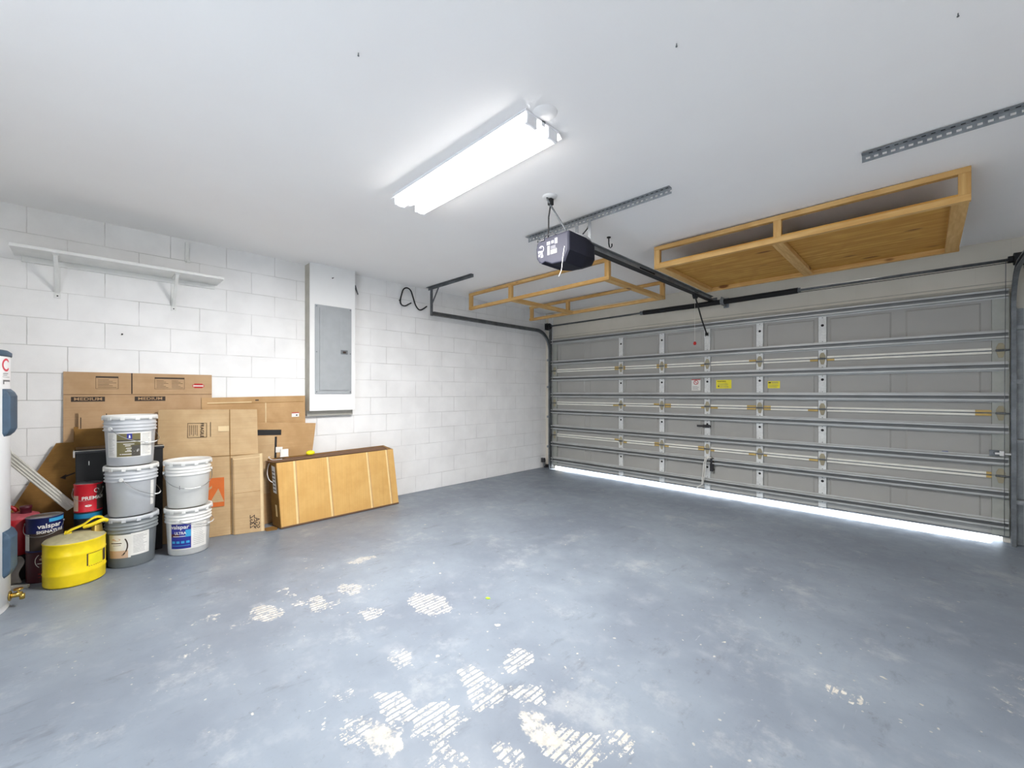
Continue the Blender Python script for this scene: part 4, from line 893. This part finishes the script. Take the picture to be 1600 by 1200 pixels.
m = MB(); frect(m, fn, yf_(.615), yf_(.700), zf(1.325), zf(1.345), 0); frect(m, fn, yf_(.628), yf_(.688), zf(1.345), zf(1.356), 0); frect(m, fn, yf_(.628), yf_(.688), zf(1.315), zf(1.325), 0); frect(m, fn, yf_(.620), yf_(.695), zf(1.330), zf(1.340), 1, .002)
m.build('sticker', ['redk', 'paper'], t)
m = MB(); frect(m, fn, yf_(.722), yf_(.735), zf(1.185), zf(1.215), 0); m.build('handle_hole', 'ink', t)
# B  long sheet behind
t, fn, Wd, Ht, n = sheet('flattened_box', (.066, .68, .002), (.066, 1.556, .002), (.030, 1.556, 1.243), (.030, .68, 1.228), .007, 'wide plain brown flattened box leaning under the breaker panel', 'cardboard box', 'cardB')
yb_ = lambda y: (y-.68)/.876; zb_ = lambda z: z/1.24
m = MB(); frect(m, fn, yb_(.72), yb_(1.07), zb_(1.185), zb_(1.195), 0); frect(m, fn, yb_(.72), yb_(1.54), zb_(1.178), zb_(1.182), 1); frect(m, fn, yb_(1.185), yb_(1.195), zb_(.85), zb_(1.18), 0); frect(m, fn, yb_(1.10), yb_(1.13), zb_(1.20), zb_(1.212), 2)
m.build('crease_line', ['cardE', 'cardD', 'ink'], t)
m = MB(); frect(m, fn, yb_(1.425), yb_(1.495), zb_(1.025), zb_(1.070), 0); frect(m, fn, yb_(1.425), yb_(1.495), zb_(1.062), zb_(1.070), 1, .002); frect(m, fn, yb_(1.465), yb_(1.480), zb_(1.035), zb_(1.048), 2, .002); lab(m.build('sticker', ['paper', 'redk', 'ink'], t), 'small white sticker')
# C  sheet with slot
t, fn, Wd, Ht, n = sheet('flattened_box', (.095, 1.08, .002), (.095, 1.53, .002), (.085, 1.645, .955), (.085, 1.06, .990), .010, 'brown flattened box with a black slot, behind the long tan box', 'cardboard box', 'cardB')
yc2 = lambda y: (y-1.06)/.565; 
m = MB(); frect(m, fn, 0, .44, .875, .93, 0); m.build('slot', 'rubber', t)
m = MB(); frect(m, fn, .48, .80, .50, .895, 0); frect(m, fn, 0, .36, .30, .868, 1, .0008); frect(m, fn, .34, .375, .50, .86, 2, .002); m.build('inner_panel', ['cardB', 'cardC', 'rubber'], t)
m = MB(); frect(m, fn, .36, .47, .70, .755, 0, .004); m.build('sticker', 'paper', t)
# J  dark leaning carton under the plank
t, fn, Wd, Ht, n = sheet('flattened_box', (.058, -.62, .002), (.058, -.085, .002), (.048, -.100, .90), (.048, -.20, .90), .006, 'dark brown carton flap printed with an arrow, behind the plank', 'cardboard box', 'cardD')
m = MB()
m.add([fn(.70, .705, .0015), fn(.97, .735, .0015), fn(.97, .745, .0015), fn(.70, .72, .0015)], [(0, 1, 2, 3)]); m.add([fn(.62, .71, .0015), fn(.76, .692, .0015), fn(.76, .735, .0015)], [(0, 1, 2)]); lab(m.build('arrow_print', 'ink', t), 'dark printed arrow')
m = MB(); fr = Matrix.Translation((0, 0, 0))
t2 = thing('open_carton', (.085, -.02, .902), 'small open brown carton on the dark carton flap', 'cardboard box')
m = MB(); m.box(.048, .052, -.11, .16, .86, 1.015); m.hexa([(.052, -.11, .86), (.052, .16, .86), (.056, .16, .86), (.056, -.11, .86)], [(.090, -.10, 1.0), (.090, .15, 1.0), (.094, .15, 1.0), (.094, -.10, 1.0)])
m.box(.050, .054, -.085, .10, .98, 1.13, 1); m.box(.0545, .0555, -.075, -.070, 1.0, 1.085, 2); m.box(.0545, .0555, .065, .071, 1.0, 1.11, 2)
m.build('flap', ['cardD', 'cardA', 'ink'], t2)
# D  FRAGILE sheet
q0, q1 = Vector((.088, .36, .002)), Vector((.262, 1.085, .002)); 
t, fn, Wd, Ht, n = sheet('flattened_box', q0, q1, (.195, 1.075, 1.118), (.068, .38, 1.132), .010, 'tall light brown flattened box printed FRAGILE, behind the white buckets', 'cardboard box', 'cardC')
m = MB()
fu, fv = lambda u, v: fn(u, v, .0016), None
def ub(y): return (y-.37)/.71
def vb(z): return z/1.12
for (a, c, e, g_) in ((.565, .700, 1.000, 1.003), (.565, .700, .877, .880), (.565, .568, .877, 1.003), (.697, .700, .877, 1.003)): frect(m, fn, ub(a), ub(c), vb(e), vb(g_), 0)
text_mb(m, 'FRAGILE', .034, lambda a, q: fn(ub(.665+q), vb(.940-a), .0016), 0, .0005)
for i in range(5): frect(m, fn, ub(.578+i*.013), ub(.581+i*.013), vb(.892+.01*(i % 2)), vb(.985), 0)
m.build('print', 'ink', t); m = MB(); frect(m, fn, ub(.724), ub(.728), vb(.88), vb(1.01), 0); 
m.build('side_print', 'ink', t)
m = MB(); frect(m, fn, ub(.781), ub(.862), vb(.925), vb(.972), 0); lab(m.build('tape_patch', 'cardE', t), 'pale tape patch')
m = MB(); frect(m, fn, ub(.865), ub(.870), 0, 1, 0); frect(m, fn, 0, 1, vb(.703), vb(.707), 0); m.build('crease_line', ['cardD'], t)
# orange mark low on the sheet
m = MB(); frect(m, fn, ub(.66), ub(.822), vb(.26), vb(.515), 0, .0022)
for (p0, p1, p2) in (((.72, .30), (.82, .30), (.78, .42)), ): m.add([fn(ub(p[0]), vb(p[1]), .003) for p in (p0, p1, p2)], [(0, 1, 2)], 1)
m.add([fn(ub(.70), vb(.40), .003), fn(ub(.735), vb(.43), .003), fn(ub(.735), vb(.45), .003), fn(ub(.70), vb(.42), .003)], [(0, 1, 2, 3)], 1)
lab(m.build('orange_print', ['orange', 'cardC'], t), 'orange printed square')
# E  narrow folded box in front, right end
t, fn, Wd, Ht, n = sheet('flattened_box', (.245, .880, .002), (.312, 1.108, .002), (.268, 1.105, .712), (.203, .880, .700), .016, 'narrow folded box with a scribbled mark, right of the FRAGILE box', 'cardboard box', 'cardC')
m = MB(); frect(m, fn, .0, .90, .955, .965, 0); frect(m, fn, .02, .035, 0, .96, 1); frect(m, fn, .89, .97, .0, 1.0, 0); frect(m, fn, .04, .89, .52, .524, 1); m.build('crease_line', ['cardE', 'cardD'], t)
m = MB(); 
for (s, y, z) in (('GZ', .60, .17), ('22', .60, .09), ('GA', .76, .13), ('S', .76, .06)):
    text_mb(m, s, .055, lambda a, q, y=y, z=z: fn(y+q/Wd, z+a/Ht, .0016), 0, .0005)
lab(m.build('marker_writing', 'ink', t), 'scribbled marker writing')

# long tan box with open top
t = thing('long_box', (.27, 1.84, 0), 'long tan carton with taped seams, standing on its edge at the right of the pile', 'cardboard box')
fb0, fb1 = Vector((.378, 1.232, .010)), Vector((.352, 2.462, .010)); ft0, ft1 = Vector((.325, 1.205, .615)), Vector((.305, 2.415, .628))
bb0, bb1 = Vector((.205, 1.212, .010)), Vector((.185, 2.448, .010)); bt0, bt1 = Vector((.135, 1.185, .635)), Vector((.115, 2.40, .655))
def slab(a, b, c, d, n_, th, mi=0):   # quad with thickness
    n_ = Vector(n_); m_ = MB(); P = [Vector(x) for x in (a, b, c, d)]; m_.hexa(P, [p-n_*th for p in P], mi); return m_
slab(fb0, fb1, ft1, ft0, (1, 0, .08), .006).build('front_panel', 'cardT', t)
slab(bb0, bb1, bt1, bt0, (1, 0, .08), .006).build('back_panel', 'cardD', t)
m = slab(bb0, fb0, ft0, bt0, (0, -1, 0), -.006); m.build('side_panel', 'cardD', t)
m = slab(bb1, fb1, ft1, bt1, (0, 1, 0), .006); m.build('side_panel', 'cardB', t)
slab(bb0, fb0, fb1, bb1, (0, 0, 1), .008).build('bottom_panel', 'cardI', t)
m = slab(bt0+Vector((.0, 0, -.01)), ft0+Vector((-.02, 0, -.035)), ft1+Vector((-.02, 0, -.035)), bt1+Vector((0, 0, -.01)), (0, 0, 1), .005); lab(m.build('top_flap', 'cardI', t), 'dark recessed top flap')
m = slab(bt0+Vector((.09, -.05, -.005)), ft0+Vector((-.004, -.03, .012)), ft1+Vector((-.03, -.06, .004)), bt1+Vector((.09, -.15, .006)), (0, 0, 1), .004); lab(m.build('top_flap', 'cardI', t), 'raised brown flap')
def ff(u, v, off=.003): q = fb0.lerp(fb1, u).lerp(ft0.lerp(ft1, u), v); return q+Vector((off, 0, off*.08))
for i, u in enumerate((.125, .385, .735, .925)):
    m = MB(); du = -.01 if i == 0 else 0; w_ = .007
    m.add([ff(u+du-w_, .0), ff(u+du+w_, .0), ff(u+w_, 1.0), ff(u-w_, 1.0)], [(0, 1, 2, 3)]); m.add([ff(u+du+w_*1.1, 0, .002), ff(u+du+w_*2.2, 0, .002), ff(u+w_*2.2, 1, .002), ff(u+w_*1.1, 1, .002)], [(0, 1, 2, 3)], 1)
    m.build('tape_strip', ['tape', 'cardB'], t)
m = MB()
for (a, c) in ((0, .05), (.95, 1.0)): pass
m.add([ff(.0, 0, .0035), ff(.05, 0, .0035), ff(.045, .012, .0035), ff(.0, .012, .0035)], [(0, 1, 2, 3)])
m.add([ff(0, -.004, .004), ff(1, -.004, .004), ff(1, .016, .004), ff(0, .016, .004)], [(0, 1, 2, 3)]); lab(m.build('edge_band', 'cardI', t), 'dark lower edge')
def sf(u, v, off=-.008): q = bb0.lerp(fb0, u).lerp(bt0.lerp(ft0, u), v); return q+Vector((0, off, 0))
m = MB(); m.add([sf(.45, .52), sf(.85, .52), sf(.85, .93), sf(.45, .93)], [(0, 1, 2, 3)], 0); 
for i in range(6): m.add([sf(.5, .56+i*.055, -.010), sf(.8, .56+i*.055, -.010), sf(.8, .575+i*.055, -.010), sf(.5, .575+i*.055, -.010)], [(0, 1, 2, 3)], 1)
m.add([sf(.55, .16), sf(.75, .16), sf(.75, .34), sf(.55, .34)], [(0, 1, 2, 3)], 2); lab(m.build('shipping_label', ['paper', 'ink', 'tape'], t), 'white printed label on the end')
m = MB(); m.tube(smooth([(.19, 1.18, .60), (.20, 1.165, .56), (.22, 1.155, .50), (.25, 1.165, .45), (.28, 1.185, .43)]), .0035, 6); m.tube(smooth([(.14, 1.20, .655), (.20, 1.17, .66), (.26, 1.19, .64), (.30, 1.26, .645)]), .003, 6); lab(m.build('plastic_strap', 'white', t), 'white plastic strap loop')
# objects on it
m = MB(); bmv = []
SB = .014
m.lathe([(r_, z_+SB) for r_, z_ in [(.0, .628), (.018, .630), (.032, .642), (.034, .655), (.026, .668), (.010, .675), (.0, .676)]], .215, 1.545, 20, sy=1.25); tag(m.build('sponge_ball', 'sticky'), 'small bright yellow lump on the long tan box', 'sponge')
m = MB(); m.box(.20, .215, 1.17+.10, 1.24+.10, .655, .725); m.box(.197, .218, 1.268, 1.342, .650, .660); tag(m.build('paper_packet', 'paper', bevel=.002), 'small white packet standing at the left end of the long tan box', 'packet')
m = MB(); m.prism([(.24, 1.10), (.345, 1.12), (.36, 1.20), (.30, 1.225), (.23, 1.20)], .004, 0, None, Matrix.Translation((0, 0, .001))); tag(m.build('cardboard_scrap', 'cardD'), 'brown cardboard scrap on the floor between two boxes', 'cardboard')
# floor bits
m = MB(); R_ = random.Random(9); m.prism([(0, 0), (.02, .004), (.026, .018), (.012, .022), (-.002, .014)], .004, 0, None, Matrix.Translation((2.70, 1.71, .0005))); tag(m.build('green_scrap', 'green'), 'tiny bright green scrap on the floor in mid room', 'scrap')
